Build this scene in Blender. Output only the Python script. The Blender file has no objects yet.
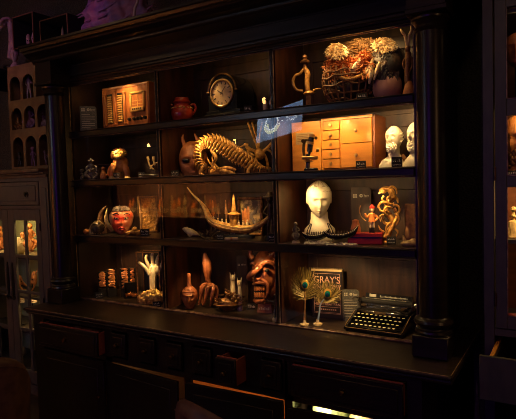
import bpy, math, random
from math import sin, cos, pi, sqrt, exp, atan2, radians
from mathutils import Vector, Matrix
random.seed(7)
SC = bpy.context.scene
COL = SC.collection
R = random.uniform

# ------------------------------------------------------------------ camera
CAM = Vector((3.0468, -2.4778, 0.7931)); FPX = 521.5
yaw, pit, rol = 0.5502, -0.0521, -0.0295
fw = Vector((-sin(yaw)*cos(pit), cos(yaw)*cos(pit), sin(pit)))
rt0 = Vector((cos(yaw), sin(yaw), 0)); up0 = rt0.cross(fw)
RT = rt0*cos(rol) + up0*sin(rol); UP = up0*cos(rol) - rt0*sin(rol)
cd = bpy.data.cameras.new('camera'); cam = bpy.data.objects.new('camera', cd); COL.objects.link(cam)
mw = Matrix((RT, UP, -fw)).transposed().to_4x4(); mw.translation = CAM; cam.matrix_world = mw
cd.sensor_fit = 'HORIZONTAL'; cd.sensor_width = 36; cd.lens = 36*FPX/516; cd.clip_start = .02
SC.camera = cam

def ray(u, v): return fw + RT*((u-258)/FPX) - UP*((v-209.5)/FPX)
def on_y(u, v, y):
    d = ray(u, v); return CAM + d*((y-CAM.y)/d.y)
def on_z(u, v, z):
    d = ray(u, v); return CAM + d*((z-CAM.z)/d.z)

# ------------------------------------------------------------------ materials
MATS = {}
def mat(name, c1, c2=None, rough=.5, metal=0, bump=0, scale=12, stretch=(1, 1, 1), coat=0, kind='noise', lo=.35, hi=.65, spec=.5, sub=0):
    m = bpy.data.materials.new(name); m.use_nodes = True
    nt = m.node_tree; N = nt.nodes; L = nt.links; b = N['Principled BSDF']
    b.inputs['Base Color'].default_value = (*c1, 1); b.inputs['Roughness'].default_value = rough
    b.inputs['Metallic'].default_value = metal; b.inputs['Coat Weight'].default_value = coat
    b.inputs['Specular IOR Level'].default_value = spec
    if c2 is not None or bump:
        tc = N.new('ShaderNodeTexCoord'); mp = N.new('ShaderNodeMapping'); mp.inputs['Scale'].default_value = stretch
        L.new(tc.outputs['Object'], mp.inputs['Vector'])
        if kind == 'noise':
            t = N.new('ShaderNodeTexNoise'); t.inputs['Scale'].default_value = scale; t.inputs['Detail'].default_value = 6; o = t.outputs['Fac']
        elif kind == 'voronoi':
            t = N.new('ShaderNodeTexVoronoi'); t.inputs['Scale'].default_value = scale; o = t.outputs['Distance']
        else:
            t = N.new('ShaderNodeTexWave'); t.inputs['Scale'].default_value = scale; t.inputs['Distortion'].default_value = 4; o = t.outputs['Fac']
        L.new(mp.outputs[0], t.inputs['Vector'])
        if c2 is not None:
            r = N.new('ShaderNodeValToRGB'); r.color_ramp.elements[0].position = lo; r.color_ramp.elements[1].position = hi
            r.color_ramp.elements[0].color = (*c1, 1); r.color_ramp.elements[1].color = (*c2, 1)
            L.new(o, r.inputs[0]); L.new(r.outputs[0], b.inputs['Base Color'])
        if bump:
            bp = N.new('ShaderNodeBump'); bp.inputs['Strength'].default_value = bump; bp.inputs['Distance'].default_value = .004
            L.new(o, bp.inputs['Height']); L.new(bp.outputs[0], b.inputs['Normal'])
    MATS[name] = m; return m
mat('ebony', (.012, .008, .0065), (.022, .013, .009), .3, bump=.15, scale=9, stretch=(1, 1, 8))
mat('ebony_top', (.018, .0115, .0085), (.04, .024, .016), .36, bump=.12, scale=22, stretch=(.4, 3, 1))
mat('back_wood', (.02, .01, .007), (.06, .026, .014), .5, bump=.25, scale=6, stretch=(5, 1, .8))
mat('red_wood', (.022, .007, .004), (.075, .02, .009), .45, bump=.2, scale=7, stretch=(3, 3, .6))
mat('drawer_side', (.32, .075, .04), (.42, .11, .055), .6, scale=14)
mat('worn_edge', (.42, .26, .14), (.12, .07, .04), .4, scale=30, lo=.4, hi=.62)
mat('scuff', (.35, .25, .16), None, .5)
mat('black', (.008, .007, .007), None, .35)
mat('black_enamel', (.012, .011, .011), None, .18, coat=.5)
mat('black_matte', (.01, .009, .009), None, .8)
mat('white_ink', (.75, .7, .62), None, .7)
mat('brass', (.75, .48, .18), (.5, .28, .09), .3, .8, scale=30)
mat('dull_brass', (.2, .12, .05), (.08, .045, .02), .4, 1, scale=30)
mat('steel', (.45, .42, .38), None, .25, 1)
mat('gold', (.2, .075, .016), (.78, .4, .09), .4, .25, .8, 45, lo=.3, hi=.6)
mat('gold_pale', (.75, .55, .25), (.45, .27, .09), .5, .1, .5, 50)
mat('bronze', (.16, .07, .025), (.38, .18, .06), .4, .5, .5, 50)
mat('dark_bronze', (.03, .02, .014), (.12, .07, .035), .4, .4, .8, 60)
mat('ivory', (.78, .66, .44), (.6, .46, .26), .45, scale=20)
mat('plaster', (.82, .74, .58), (.7, .6, .42), .5, scale=14, bump=.1)
mat('terracotta', (.42, .13, .045), (.25, .065, .022), .5, bump=.3, scale=30)
mat('red_clay', (.5, .05, .02), (.33, .03, .012), .3, scale=14)
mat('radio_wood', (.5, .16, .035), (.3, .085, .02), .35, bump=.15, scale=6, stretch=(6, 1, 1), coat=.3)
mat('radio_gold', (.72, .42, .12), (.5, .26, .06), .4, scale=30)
mat('honey_wood', (.85, .36, .05), (.68, .25, .03), .38, bump=.15, scale=5, stretch=(1, 1, 8), coat=.2)
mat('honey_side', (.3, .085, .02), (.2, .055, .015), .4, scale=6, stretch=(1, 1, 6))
mat('paper', (.6, .42, .2), (.5, .33, .14), .8, scale=8)
mat('dial', (.72, .5, .24), (.5, .3, .12), .4, scale=16)
mat('mask_red', (.7, .05, .02), (.8, .34, .16), .28, scale=11, lo=.4, hi=.56, coat=.3)
mat('mask_orange', (.5, .17, .05), (.3, .09, .025), .45, bump=.4, scale=25)
mat('devil_wood', (.4, .125, .045), (.17, .042, .016), .33, bump=.4, scale=18, coat=.2)
mat('dark_hair', (.02, .012, .008), (.09, .05, .025), .6, bump=.8, scale=60, stretch=(1, 1, .2))
mat('feather_white', (.95, .78, .48), (.8, .52, .22), .8, bump=.6, scale=40)
mat('feather_orange', (.65, .2, .04), (.3, .08, .02), .7, bump=.6, scale=30)
mat('feather_dark', (.02, .015, .012), (.12, .06, .03), .5, bump=.5, scale=30, lo=.45, hi=.8)
mat('fur_brown', (.28, .15, .05), (.14, .07, .025), .9, bump=1, scale=50)
mat('wicker', (.35, .16, .05), (.16, .07, .025), .6, bump=.5, scale=40)
mat('pink_hide', (.62, .34, .26), (.5, .24, .17), .55, bump=.3, scale=9)
mat('peacock_barb', (.3, .22, .06), (.14, .1, .03), .4, .3, scale=40)
mat('peacock_gold', (.55, .33, .06), None, .35, .4)
mat('peacock_teal', (.0, .16, .12), None, .3, .4)
mat('peacock_blue', (.005, .04, .11), None, .3, .4)
mat('book_cover', (.016, .009, .009), None, .45)
mat('book_rose', (.7, .4, .3), None, .6)
mat('pages', (.5, .36, .18), None, .8)
mat('card_grey', (.05, .047, .042), (.12, .11, .095), .7, scale=160, lo=.4, hi=.7)
mat('card_ink', (.5, .45, .36), None, .7)
mat('grey_paint', (.1, .088, .068), (.13, .11, .08), .55, bump=.1, scale=8, stretch=(3, 1, 1))
mat('green_paint', (.06, .062, .048), (.085, .08, .06), .5, bump=.1, scale=10, stretch=(3, 1, 1))
mat('pale_green', (.38, .4, .22), None, .8)
mat('ochre_plaster', (.24, .15, .06), (.15, .09, .035), .8, bump=.5, scale=12)
mat('leather', (.12, .05, .034), (.2, .09, .055), .45, bump=.4, scale=20)
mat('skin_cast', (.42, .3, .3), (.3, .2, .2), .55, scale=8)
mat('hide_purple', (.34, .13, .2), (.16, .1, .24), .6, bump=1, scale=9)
mat('wallpaper', (.022, .019, .017), (.05, .043, .037), .7, bump=.8, scale=90, kind='voronoi')
mat('floor_wood', (.02, .013, .009), (.04, .024, .016), .4, bump=.2, scale=5, stretch=(1, 8, 1))
mat('ceiling_paint', (.02, .018, .016), None, .9)
mat('blood_red', (.4, .02, .012), None, .45)
mat('orange_cloth', (.75, .25, .06), None, .6)
mat('cream', (.82, .68, .42), (.7, .5, .24), .6, scale=30)
mat('coral', (.85, .52, .13), (.5, .22, .05), .7, bump=1, scale=45, lo=.4, hi=.6)
mat('green_cloth', (.12, .16, .06), (.4, .42, .2), .8, scale=18)
mat('ghost_white', (.8, .75, .62), None, .5)
mat('lead', (.09, .07, .06), (.2, .16, .13), .6, .2, .8, 45)
mat('blue_ball', (.3, .42, .6), None, .2)
mat('painting', (.06, .03, .012), (.5, .33, .14), .5, scale=22, lo=.48, hi=.62)
mat('orange_bone', (.7, .28, .07), (.45, .13, .03), .5, bump=.5, scale=30)
mat('amber_glass', (.75, .25, .04), (.4, .1, .015), .15, scale=9)
mat('glint', (.9, .6, .25), None, .2, 1)
def glass(name, f0=.06, tint=(1, 1, 1)):
    m = bpy.data.materials.new(name); m.use_nodes = True; nt = m.node_tree; N = nt.nodes; L = nt.links
    N.remove(N['Principled BSDF'])
    t = N.new('ShaderNodeBsdfTransparent'); t.inputs[0].default_value = (*tint, 1)
    g = N.new('ShaderNodeBsdfGlossy'); g.inputs['Roughness'].default_value = 0.0
    fr = N.new('ShaderNodeFresnel'); fr.inputs[0].default_value = 1.5
    mx = N.new('ShaderNodeMixShader'); ge = N.new('ShaderNodeNewGeometry'); sb = N.new('ShaderNodeMath'); sb.operation = 'SUBTRACT'; sb.inputs[0].default_value = 1; L.new(ge.outputs['Backfacing'], sb.inputs[1])
    ml = N.new('ShaderNodeMath'); ml.operation = 'MULTIPLY'; L.new(fr.outputs[0], ml.inputs[0]); L.new(sb.outputs[0], ml.inputs[1]); L.new(ml.outputs[0], mx.inputs[0]); L.new(t.outputs[0], mx.inputs[1]); L.new(g.outputs[0], mx.inputs[2])
    L.new(mx.outputs[0], N['Material Output'].inputs['Surface']); MATS[name] = m
glass('glass')
def emit(name, c, s):
    m = bpy.data.materials.new(name); m.use_nodes = True; b = m.node_tree.nodes['Principled BSDF']
    b.inputs['Base Color'].default_value = (0, 0, 0, 1); b.inputs['Emission Color'].default_value = (*c, 1); b.inputs['Emission Strength'].default_value = s
    MATS[name] = m

# ------------------------------------------------------------------ mesh kit
class MB:
    def __init__(s): s.v = []; s.f = []
    def add(s, vs, fs, M=None):
        o = len(s.v)
        s.v += [tuple(M @ Vector(p)) if M is not None else tuple(p) for p in vs]
        s.f += [tuple(o+i for i in f) for f in fs]; return s
    def box(s, x0, x1, y0, y1, z0, z1, M=None, bev=0):
        if bev:
            b = min(bev, abs(x1-x0)/2.1, abs(y1-y0)/2.1, abs(z1-z0)/2.1)
            vs = []; idx = {}
            for i, X in enumerate((x0, x1)):
                for j, Y in enumerate((y0, y1)):
                    for k, Z in enumerate((z0, z1)):
                        sx, sy, sz = (1, -1)[i], (1, -1)[j], (1, -1)[k]
                        idx[i, j, k] = len(vs); vs += [(X, Y+sy*b, Z+sz*b), (X+sx*b, Y, Z+sz*b), (X+sx*b, Y+sy*b, Z)]
            I = lambda i, j, k, a: idx[i, j, k]+a
            fs = []
            for i in (0, 1): fs.append([I(i, 0, 0, 0), I(i, 0, 1, 0), I(i, 1, 1, 0), I(i, 1, 0, 0)])
            for j in (0, 1): fs.append([I(0, j, 0, 1), I(1, j, 0, 1), I(1, j, 1, 1), I(0, j, 1, 1)])
            for k in (0, 1): fs.append([I(0, 0, k, 2), I(0, 1, k, 2), I(1, 1, k, 2), I(1, 0, k, 2)])
            for i in (0, 1):
                for j in (0, 1): fs.append([I(i, j, 0, 0), I(i, j, 0, 1), I(i, j, 1, 1), I(i, j, 1, 0)])
                for k in (0, 1): fs.append([I(i, 0, k, 0), I(i, 0, k, 2), I(i, 1, k, 2), I(i, 1, k, 0)])
            for j in (0, 1):
                for k in (0, 1): fs.append([I(0, j, k, 1), I(0, j, k, 2), I(1, j, k, 2), I(1, j, k, 1)])
            for i in (0, 1):
                for j in (0, 1):
                    for k in (0, 1): fs.append([I(i, j, k, 0), I(i, j, k, 1), I(i, j, k, 2)])
            return s.add(vs, fs, M)
        vs = [(x, y, z) for x in (x0, x1) for y in (y0, y1) for z in (z0, z1)]
        return s.add(vs, [(0, 1, 3, 2), (4, 6, 7, 5), (0, 4, 5, 1), (2, 3, 7, 6), (0, 2, 6, 4), (1, 5, 7, 3)], M)
    def tube(s, pts, r, n=8, flat=1.0):
        P = [Vector(p) for p in pts]; k = len(P); rr = r if hasattr(r, '__len__') else [r]*k
        up = None; o = len(s.v); vs = []
        for i, p in enumerate(P):
            t = (P[min(i+1, k-1)]-P[max(i-1, 0)]); t = t.normalized() if t.length > 1e-9 else Vector((0, 0, 1))
            if up is None: up = Vector((0, 0, 1)) if abs(t.z) < .9 else Vector((0, 1, 0))
            a = t.cross(up)
            if a.length < 1e-6: a = t.cross(Vector((1, 0, 0)))
            a.normalize(); b = a.cross(t).normalized(); up = b
            for j in range(n):
                q = 2*pi*j/n; vs.append(p + a*(rr[i]*cos(q)) + b*(rr[i]*flat*sin(q)))
        fs = [(i*n+j, i*n+(j+1) % n, (i+1)*n+(j+1) % n, (i+1)*n+j) for i in range(k-1) for j in range(n)]
        fs += [tuple(range(n))[::-1], tuple((k-1)*n+j for j in range(n))]
        return s.add(vs, fs)
    def cone(s, p0, p1, r0, r1, n=12): return s.tube([p0, p1], [r0, r1], n)
    def lathe(s, prof, c=(0, 0, 0), n=24, ys=1.0, M=None):
        vs = []; fs = []; k = len(prof)
        for r, z in prof:
            for j in range(n):
                q = 2*pi*j/n; vs.append((c[0]+r*cos(q), c[1]+r*sin(q)*ys, c[2]+z))
        fs = [(i*n+j, i*n+(j+1) % n, (i+1)*n+(j+1) % n, (i+1)*n+j) for i in range(k-1) for j in range(n)]
        fs += [tuple(range(n))[::-1], tuple((k-1)*n+j for j in range(n))]
        return s.add(vs, fs, M)
    def ell(s, c, r, M=None, nu=16, nv=10, fn=None):
        if not hasattr(r, '__len__'): r = (r, r, r)
        vs = []; fs = []
        for i in range(nv+1):
            th = pi*i/nv
            for j in range(nu):
                q = 2*pi*j/nu; d = (sin(th)*cos(q), sin(th)*sin(q), cos(th)); k = fn(*d) if fn else 1
                if hasattr(k, '__len__'): p = (r[0]*(d[0]*k[3]+k[0]), r[1]*(d[1]*k[3]+k[1]), r[2]*(d[2]*k[3]+k[2]))
                else: p = (r[0]*d[0]*k, r[1]*d[1]*k, r[2]*d[2]*k)
                p = Vector(p)
                if M is not None: p = M.to_3x3() @ p
                vs.append(p+Vector(c))
        fs = [(i*nu+j, (i+1)*nu+j, (i+1)*nu+(j+1) % nu, i*nu+(j+1) % nu) for i in range(nv) for j in range(nu)]
        return s.add(vs, fs)
    def prism(s, poly, y0, y1, M=None, scale1=1.0, back=None):
        n = len(poly); vs = [(x, y0, z) for x, z in poly]
        if scale1 != 1:
            cx = sum(p[0] for p in poly)/n; cz = sum(p[1] for p in poly)/n
            vs += [(cx+(x-cx)*scale1, y1, cz+(z-cz)*scale1) for x, z in poly]
        else: vs += [(x, y1, z) for x, z in poly]
        fs = [tuple(range(n)), tuple(range(n, 2*n))[::-1]] + [(i, i+n, (i+1) % n+n, (i+1) % n) for i in range(n)]
        return s.add(vs, fs, M)
    def torus(s, c, R0, r, n=24, m=8, M=None, a0=0, a1=2*pi):
        full = abs(a1-a0-2*pi) < 1e-6; vs = []; k = n if full else n+1
        for i in range(k):
            a = a0+(a1-a0)*i/n
            for j in range(m):
                b = 2*pi*j/m; p = Vector(((R0+r*cos(b))*cos(a), r*sin(b), (R0+r*cos(b))*sin(a)))
                if M is not None: p = M.to_3x3() @ p
                vs.append(p+Vector(c))
        fs = [(i*m+j, i*m+(j+1) % m, ((i+1) % k)*m+(j+1) % m, ((i+1) % k)*m+j) for i in range(n) for j in range(m)]
        return s.add(vs, fs)
    def build(s, name, mt, parent=None, ang=40, loc=None, rz=0, smooth=True):
        me = bpy.data.meshes.new(name); me.from_pydata([tuple(p) for p in s.v], [], s.f)
        import bmesh
        bm = bmesh.new(); bm.from_mesh(me)
        bmesh.ops.remove_doubles(bm, verts=bm.verts, dist=1e-6)
        bmesh.ops.recalc_face_normals(bm, faces=bm.faces); bm.to_mesh(me); bm.free()
        if smooth:
            me.shade_smooth(); me.set_sharp_from_angle(angle=radians(ang))
        me.materials.append(MATS[mt]); o = bpy.data.objects.new(name, me); COL.objects.link(o)
        if parent is not None: o.parent = parent
        if loc is not None: o.location = loc
        if rz: o.rotation_euler.z = rz
        return o
def RX(a): return Matrix.Rotation(a, 4, 'X')
def RY(a): return Matrix.Rotation(a, 4, 'Y')
def RZ(a): return Matrix.Rotation(a, 4, 'Z')
def T(x, y, z): return Matrix.Translation((x, y, z))

def tag(o, label, cat, group=None, kind=None):
    o['label'] = label; o['category'] = cat
    if group: o['group'] = group
    if kind: o['kind'] = kind
    return o
def thing(name, label, cat, loc=(0, 0, 0), rz=0, group=None):
    o = bpy.data.objects.new(name, None); o.empty_display_size = .05; COL.objects.link(o)
    o.location = loc; o.rotation_euler.z = rz
    return tag(o, label, cat, group)
def struct(o): o['kind'] = 'structure'; return o
def lab(o, t): o['label'] = t; return o

def text_part(txt, size, name, mt, parent, loc, rot, depth=.0006, align='CENTER', sx=1.0):
    cu = bpy.data.curves.new('t', 'FONT'); cu.body = txt; cu.size = size; cu.extrude = depth; cu.align_x = align; cu.resolution_u = 3
    t = bpy.data.objects.new('t', cu); COL.objects.link(t); bpy.context.view_layer.update()
    me = bpy.data.meshes.new_from_object(t); bpy.data.objects.remove(t)
    me.materials.clear(); me.materials.append(MATS[mt]); me.name = name
    o = bpy.data.objects.new(name, me); COL.objects.link(o); o.parent = parent; o.location = loc; o.rotation_euler = rot; o.scale = (sx, 1, 1)
    return o

# an item turned towards the room's middle; q() gives local coordinates of what is seen at a pixel
RZ0 = {1: 1.184, 2: .844, 3: .456, 4: 0.0}
class Item:
    def __init__(s, name, label, cat, u, row=None, y=None, vb=None, z=None, group=None, rz=None):
        zb = RZ0[row] if row else z
        if y is None:
            p = on_z(u, vb, zb)
            if not .045 <= p.y <= .27: y = min(max(p.y, .045), .27)
        if y is None: pass
        else:
            vv = 200.
            for _ in range(6):
                p = on_y(u, vv, y); vv += (p.z-zb)*FPX/((p-CAM).dot(fw))*1.0
            p = on_y(u, vv, y)
        s.L = Vector((p.x, p.y, zb)); s.s = (s.L-CAM).dot(fw)/FPX
        s.rz = atan2(CAM.x-p.x, -(CAM.y-p.y)) if rz is None else rz
        s.inv = Matrix.Rotation(-s.rz, 3, 'Z'); s.n = Vector((-sin(s.rz), cos(s.rz), 0))
        s.root = thing(name, label, cat, s.L, s.rz, group); s.u = u
    def q(s, u, v, d=0):
        d *= s.s; r = ray(u, v); t = ((s.L+s.n*d)-CAM).dot(s.n)/r.dot(s.n); p = s.inv @ (CAM+r*t-s.L)
        return Vector((p.x, d, p.z))
    def h(s, v): return s.q(s.u, v).z
    def qs(s, pts): return [s.q(*p) for p in pts]

def g(x, y, z, cx, cz, sx, sz): return exp(-((x-cx)/sx)**2-((z-cz)/sz)**2) if y < 0 else 0
def face_fn(amp=1.0, jaw=.16, dz=0):
    def fn(x, y, z0):
        z = z0-dz
        dy = 0
        dy -= amp*(.30*g(x, y, z, 0, -.16, .13, .17) + .16*g(x, y, z, 0, .02, .09, .2))     # nose
        dy -= amp*.09*(g(x, y, z, -.3, .28, .28, .09)+g(x, y, z, .3, .28, .28, .09))         # brows
        dy += amp*.15*(g(x, y, z, -.32, .1, .17, .12)+g(x, y, z, .32, .1, .17, .12))         # sockets
        dy -= amp*.07*(g(x, y, z, -.32, .08, .1, .06)+g(x, y, z, .32, .08, .1, .06))         # eyeballs
        dy -= amp*.12*(g(x, y, z, 0, -.4, .2, .045)+g(x, y, z, 0, -.51, .17, .05))           # lips
        dy += amp*.06*g(x, y, z, 0, -.455, .24, .02)
        dy -= amp*.16*g(x, y, z, 0, -.76, .22, .16)                                          # chin
        dy -= amp*.05*(g(x, y, z, -.45, -.12, .2, .2)+g(x, y, z, .45, -.12, .2, .2))
        w = 1-jaw*max(0, -z0)**1.2*1.6+.13*sin(pi*max(0, z0))
        return (x*(w-1), dy+y*(w-1)*.6 if z0 > 0 else dy, 0, 1.0)
    return fn
def head(mb, c, r, M=None, amp=1.0, jaw=.16, ears=True, nu=56, nv=44, dz=0):
    mb.ell(c, r, M, nu, nv, face_fn(amp, jaw, dz))
    if ears:
        for sx in (-1, 1):
            off = Vector((sx*r[0]*.98, .05*r[1], -.02*r[2]))
            if M is not None: off = M.to_3x3() @ off
            mb.ell(Vector(c)+off, (r[0]*.09, r[1]*.2, r[2]*.24), M, 10, 8)
def blob(c, amp, seed=0, freq=3):
    rr = random.Random(seed); ks = [(rr.uniform(-1, 1)*freq, rr.uniform(-1, 1)*freq, rr.uniform(-1, 1)*freq, rr.uniform(0, 6)) for _ in range(7)]
    def fn(x, y, z): return 1+amp*sum(sin(a*x+b*y+c_*z+d) for a, b, c_, d in ks)/3
    return fn
def arc(c, r, a0, a1, n=12, y=0): return [(c[0]+r*cos(a0+(a1-a0)*i/n), y, c[2]+r*sin(a0+(a1-a0)*i/n)) for i in range(n+1)]
def smooth_path(pts, n=6):
    P = [Vector(p) for p in pts]; out = []
    for i in range(len(P)-1):
        a, b, c, d = P[max(i-1, 0)], P[i], P[i+1], P[min(i+2, len(P)-1)]
        for k in range(n):
            t = k/n; out.append(.5*((2*b)+(c-a)*t+(2*a-5*b+4*c-d)*t*t+(3*b-a-3*c+d)*t**3))
    out.append(P[-1]); return out
def lerp_r(rs, n):
    out = []
    for i in range(n):
        t = i/(n-1)*(len(rs)-1); k = min(int(t), len(rs)-2); out.append(rs[k]*(1-(t-k))+rs[k+1]*(t-k))
    return out
def limb(mb, pts, rs, n=8, sub=6, flat=1.0):
    P = smooth_path(pts, sub); mb.tube(P, lerp_r(rs, len(P)), n, flat)

# ------------------------------------------------------------------ room
FZ = -.85
def slab(name, *a, m='wallpaper'):
    return struct(MB().box(*a).build(name, m, smooth=False))
slab('floor', -3.2, 4.6, -6.2, .6, FZ-.1, FZ, m='floor_wood')
slab('ceiling', -3.2, 4.6, -6.2, .6, 2.6, 2.7, m='ceiling_paint')
slab('wall_back', -3.2, 4.6, .46, .56, FZ, 2.6)
slab('wall_left', -3.3, -3.2, -6.2, .6, FZ, 2.6)
slab('wall_right', 4.6, 4.7, -6.2, .6, FZ, 2.6)
slab('wall_front', -3.2, 4.6, -6.3, -6.2, FZ, 2.6)

# ------------------------------------------------------------------ display hutch
W, X1, X2 = 2.4, .816, 1.643; ZS = (.456, .844, 1.184); BK = .36
hut = thing('display_hutch', 'huge black wooden hutch with glazed shelves of curiosities between two round columns', 'display cabinet', (W/2, .1, 0))
def H(mb, name, m, ang=40, parent=None, **k):
    o = mb.build(name, m, None, ang)
    p = parent or hut
    o.parent = p
    bpy.context.view_layer.update()
    o.matrix_parent_inverse = p.matrix_world.inverted()
    return o
mb = MB()
mb.box(-.04, W+.04, BK, BK+.03, .0, 1.64)
H(mb, 'back_panel', 'back_wood')
mb = MB()          # raised stiles and rails on the back panel
for a, b in ((0, X1), (X1, X2), (X2, W)):
    for z0, z1 in ((.0, .456), (.456, .844), (.844, 1.184), (1.184, 1.6)):
        mb.box(a+.012, a+.075, BK-.008, BK, z0+.03, z1-.06, bev=.003); mb.box(b-.075, b-.012, BK-.008, BK, z0+.03, z1-.06, bev=.003)
        mb.box(a+.012, b-.012, BK-.0095, BK, z1-.115, z1-.045, bev=.003)
H(mb, 'back_rail', 'back_wood')
H(MB().box(-.12, .0, -.005, BK, .001, 1.6), 'side_panel', 'ebony')
H(MB().box(W, W+.12, -.005, BK, .001, 1.6), 'side_panel', 'ebony')
H(MB().box(.0, .006, .01, BK, .001, 1.6), 'side_lining', 'back_wood')
H(MB().box(W-.006, W, .01, BK, .001, 1.6), 'side_lining', 'red_wood')
H(MB().box(-.12, W+.12, 0.0, BK+.03, 1.6, 1.64), 'top_board', 'ebony')
for x in (X1, X2):
    H(MB().box(x-.006, x+.012, .012, BK-.001, .004, 1.6), 'divider', 'red_wood')
    m_ = MB().box(x-.011, x+.005, -.008, .012, .012, 1.5, bev=.003); m_.box(x-.005, x-.001, -.0105, -.008, .012, 1.5)
    H(m_, 'mullion', 'ebony')
for z in ZS:
    m_ = MB().box(.0065, X1-.0065, .0, BK-.001, z-.022, z, bev=.002).box(X1+.0125, X2-.0065, .0, BK-.001, z-.022, z, bev=.002).box(X2+.0125, W-.0065, .0, BK-.001, z-.022, z, bev=.002)
    sh = H(m_, 'shelf', 'ebony_top')
    m_ = MB().box(.0, W, -.022, .0, z-.044, z-.002, bev=.004)
    m_.tube([(0, -.021, z-.004), (W, -.021, z-.004)], .0045, 8).tube([(0, -.02, z-.04), (W, -.02, z-.04)], .004, 8)
    H(m_, 'shelf_moulding', 'ebony', parent=sh)
m_ = MB()
for i, (a, b) in enumerate(((0, X1-.012), (X1+.006, X2-.012), (X2+.006, W))):
    for z0, z1 in ((.012, .412), (.456, .8), (.844, 1.14), (1.184, 1.5)):
        t = .003
        m_.box(a, a+t, -.006, -.001, z0, z1).box(b-t, b, -.006, -.001, z0, z1).box(a, b, -.006, -.001, z0, z0+t).box(a, b, -.006, -.001, z1-t, z1)
H(m_, 'glazing_bead', 'worn_edge')
for z0, z1 in ((.012, .412), (.456, .8), (.844, 1.14), (1.184, 1.5)):
    H(MB().box(.001, W-.001, -.0145, -.0115, z0+.001, z1), 'glass_pane', 'glass')
H(MB().box(0, W, -.012, .008, .0005, .011, bev=.003), 'bottom_rail', 'worn_edge')
m_ = MB().box(-.1, W+.12, -.03, 0, 1.5, 1.66)
m_.tube([(-.1, -.03, 1.512), (W+.1, -.03, 1.512)], .008, 8).tube([(-.1, -.034, 1.53), (W+.1, -.034, 1.53)], .011, 8)
m_.box(-.1, W+.1, -.04, -.03, 1.555, 1.63, bev=.004)
H(m_, 'frieze', 'ebony')
prof = [(0, 1.64), (-.19, 1.64), (-.2, 1.65), (-.2, 1.664), (-.235, 1.672), (-.262, 1.69), (-.268, 1.70), (-.285, 1.704), (-.292, 1.72), (-.3, 1.724), (-.3, 1.738), (BK+.03, 1.738), (BK+.03, 1.64)]
vs = [(-.12, y, z) for y, z in prof]+[(W+.24, y, z) for y, z in prof]; n = len(prof)
H(MB().add(vs, [tuple(range(n)), tuple(range(n, 2*n))]+[(i, (i+1) % n, (i+1) % n+n, i+n) for i in range(n)]), 'cornice', 'ebony', ang=20)
for cx in (-.02, 2.5):
    cy = -.112
    c = H(MB().lathe([(.0, .1), (.078, .1), (.082, .108), (.079, .118), (.07, .122), (.067, .128), (.071, .136), (.082, .142), (.086, .153), (.082, .164), (.068, .169), (.0625, .176), (.0625, .19), (.061, 1.42), (.066, 1.424), (.072, 1.432), (.066, 1.44), (.062, 1.446), (.07, 1.462), (.08, 1.47), (.082, 1.478), (.076, 1.486), (.0, 1.488)], (cx, cy, 0), 48), 'column', 'ebony', ang=30)
    H(MB().box(cx-.078, cx+.078, cy-.078, cy+.078, .001, .1, bev=.005), 'plinth', 'ebony', parent=c)
    H(MB().box(cx-.088, cx+.088, cy-.088, cy+.075, 1.488, 1.512, bev=.004).box(cx-.08, cx+.08, cy-.08, cy+.075, 1.512, 1.64), 'capital', 'ebony', parent=c)
for i, (a, b) in enumerate(((0, X1), (X1, X2), (X2, W))):      # warm LED strips under each board
    for z in (.41, .8, 1.14):
        H(MB().box(a+.05, b-.05, .012, .024, z+.002, z+.011), 'light_strip', 'steel')

# ------------------------------------------------------------------ sideboard
side = thing('sideboard', 'long black sideboard carrying the glazed hutch, with drawers and doors ajar', 'sideboard', (W/2, 0, FZ))
def S(mb, name, m, ang=40, parent=None): return H(mb, name, m, ang, parent or side)
prof = [(-.345, -.04), (-.35, -.03), (-.347, -.024), (-.356, -.02), (-.362, -.012), (-.362, -.006), (-.357, 0), (.4, 0), (.4, -.04)]
vs = [(-.105 - max(0, -.345-y)*.9, y, z) for y, z in prof]+[(2.62, y, z) for y, z in prof]; n = len(prof)
S(MB().add(vs, [tuple(range(n)), tuple(range(n, 2*n))]+[(i, (i+1) % n, (i+1) % n+n, i+n) for i in range(n)]).box(2.612, 2.624, -.35, .4, -.02, -.006, bev=.003), 'worktop', 'ebony_top', 20)
m_ = MB().box(-.1, 2.61, -.3605, -.3555, -.003, .0008).box(2.6175, 2.6205, -.35, .38, -.0015, .0008)
S(m_, 'worn_edging', 'worn_edge')
m_ = MB(); rr = random.Random(3)
for _ in range(70):
    x, y = rr.uniform(.1, 2.45), rr.uniform(-.34, -.06); l = rr.uniform(.001, .006)
    m_.box(x, x+l, y, y+rr.uniform(.0006, .0015), -.0001, .0003)
S(m_, 'wear_marks', 'scuff')['kind'] = 'stuff'
FY = -.335
# carcass frame
m_ = MB()
m_.box(-.05, 2.5, FY, FY+.02, -.06, -.04).box(-.05, .05, FY, FY+.02, FZ, -.06).box(2.44, 2.5, FY, FY+.02, FZ, -.06)
for x in (.645, 1.255, 1.872): m_.box(x-.022, x+.022, FY, FY+.02, FZ, -.25) if x != .645 else m_.box(.625, .68, FY, FY+.02, FZ, -.06)
m_.box(1.855, 1.9, FY, FY+.02, -.25, -.06)
m_.box(.05, 2.44, FY, FY+.02, -.25, -.222).box(.05, 2.44, FY, FY+.02, FZ, FZ+.08)
for a, b in ((.68, .69), (.815, .915), (1.04, 1.12), (1.235, 1.305), (1.43, 1.51), (1.635, 1.73), (1.845, 1.87)): m_.box(a, b, FY, FY+.02, -.225, -.06)
S(m_, 'face_frame', 'ebony')
m_ = MB().box(-.05, -.03, FY+.02, .38, FZ, -.04).box(2.48, 2.5, FY+.02, .38, FZ, -.04).box(-.03, 2.48, .36, .38, FZ, -.04).box(-.03, 2.48, FY+.02, .36, FZ+.06, FZ+.08).box(-.03, 2.48, FY+.02, .36, -.262, -.25)
for x in (.65, 1.872): m_.box(x-.008, x+.008, FY+.02, .36, FZ+.08, -.262)
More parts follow.
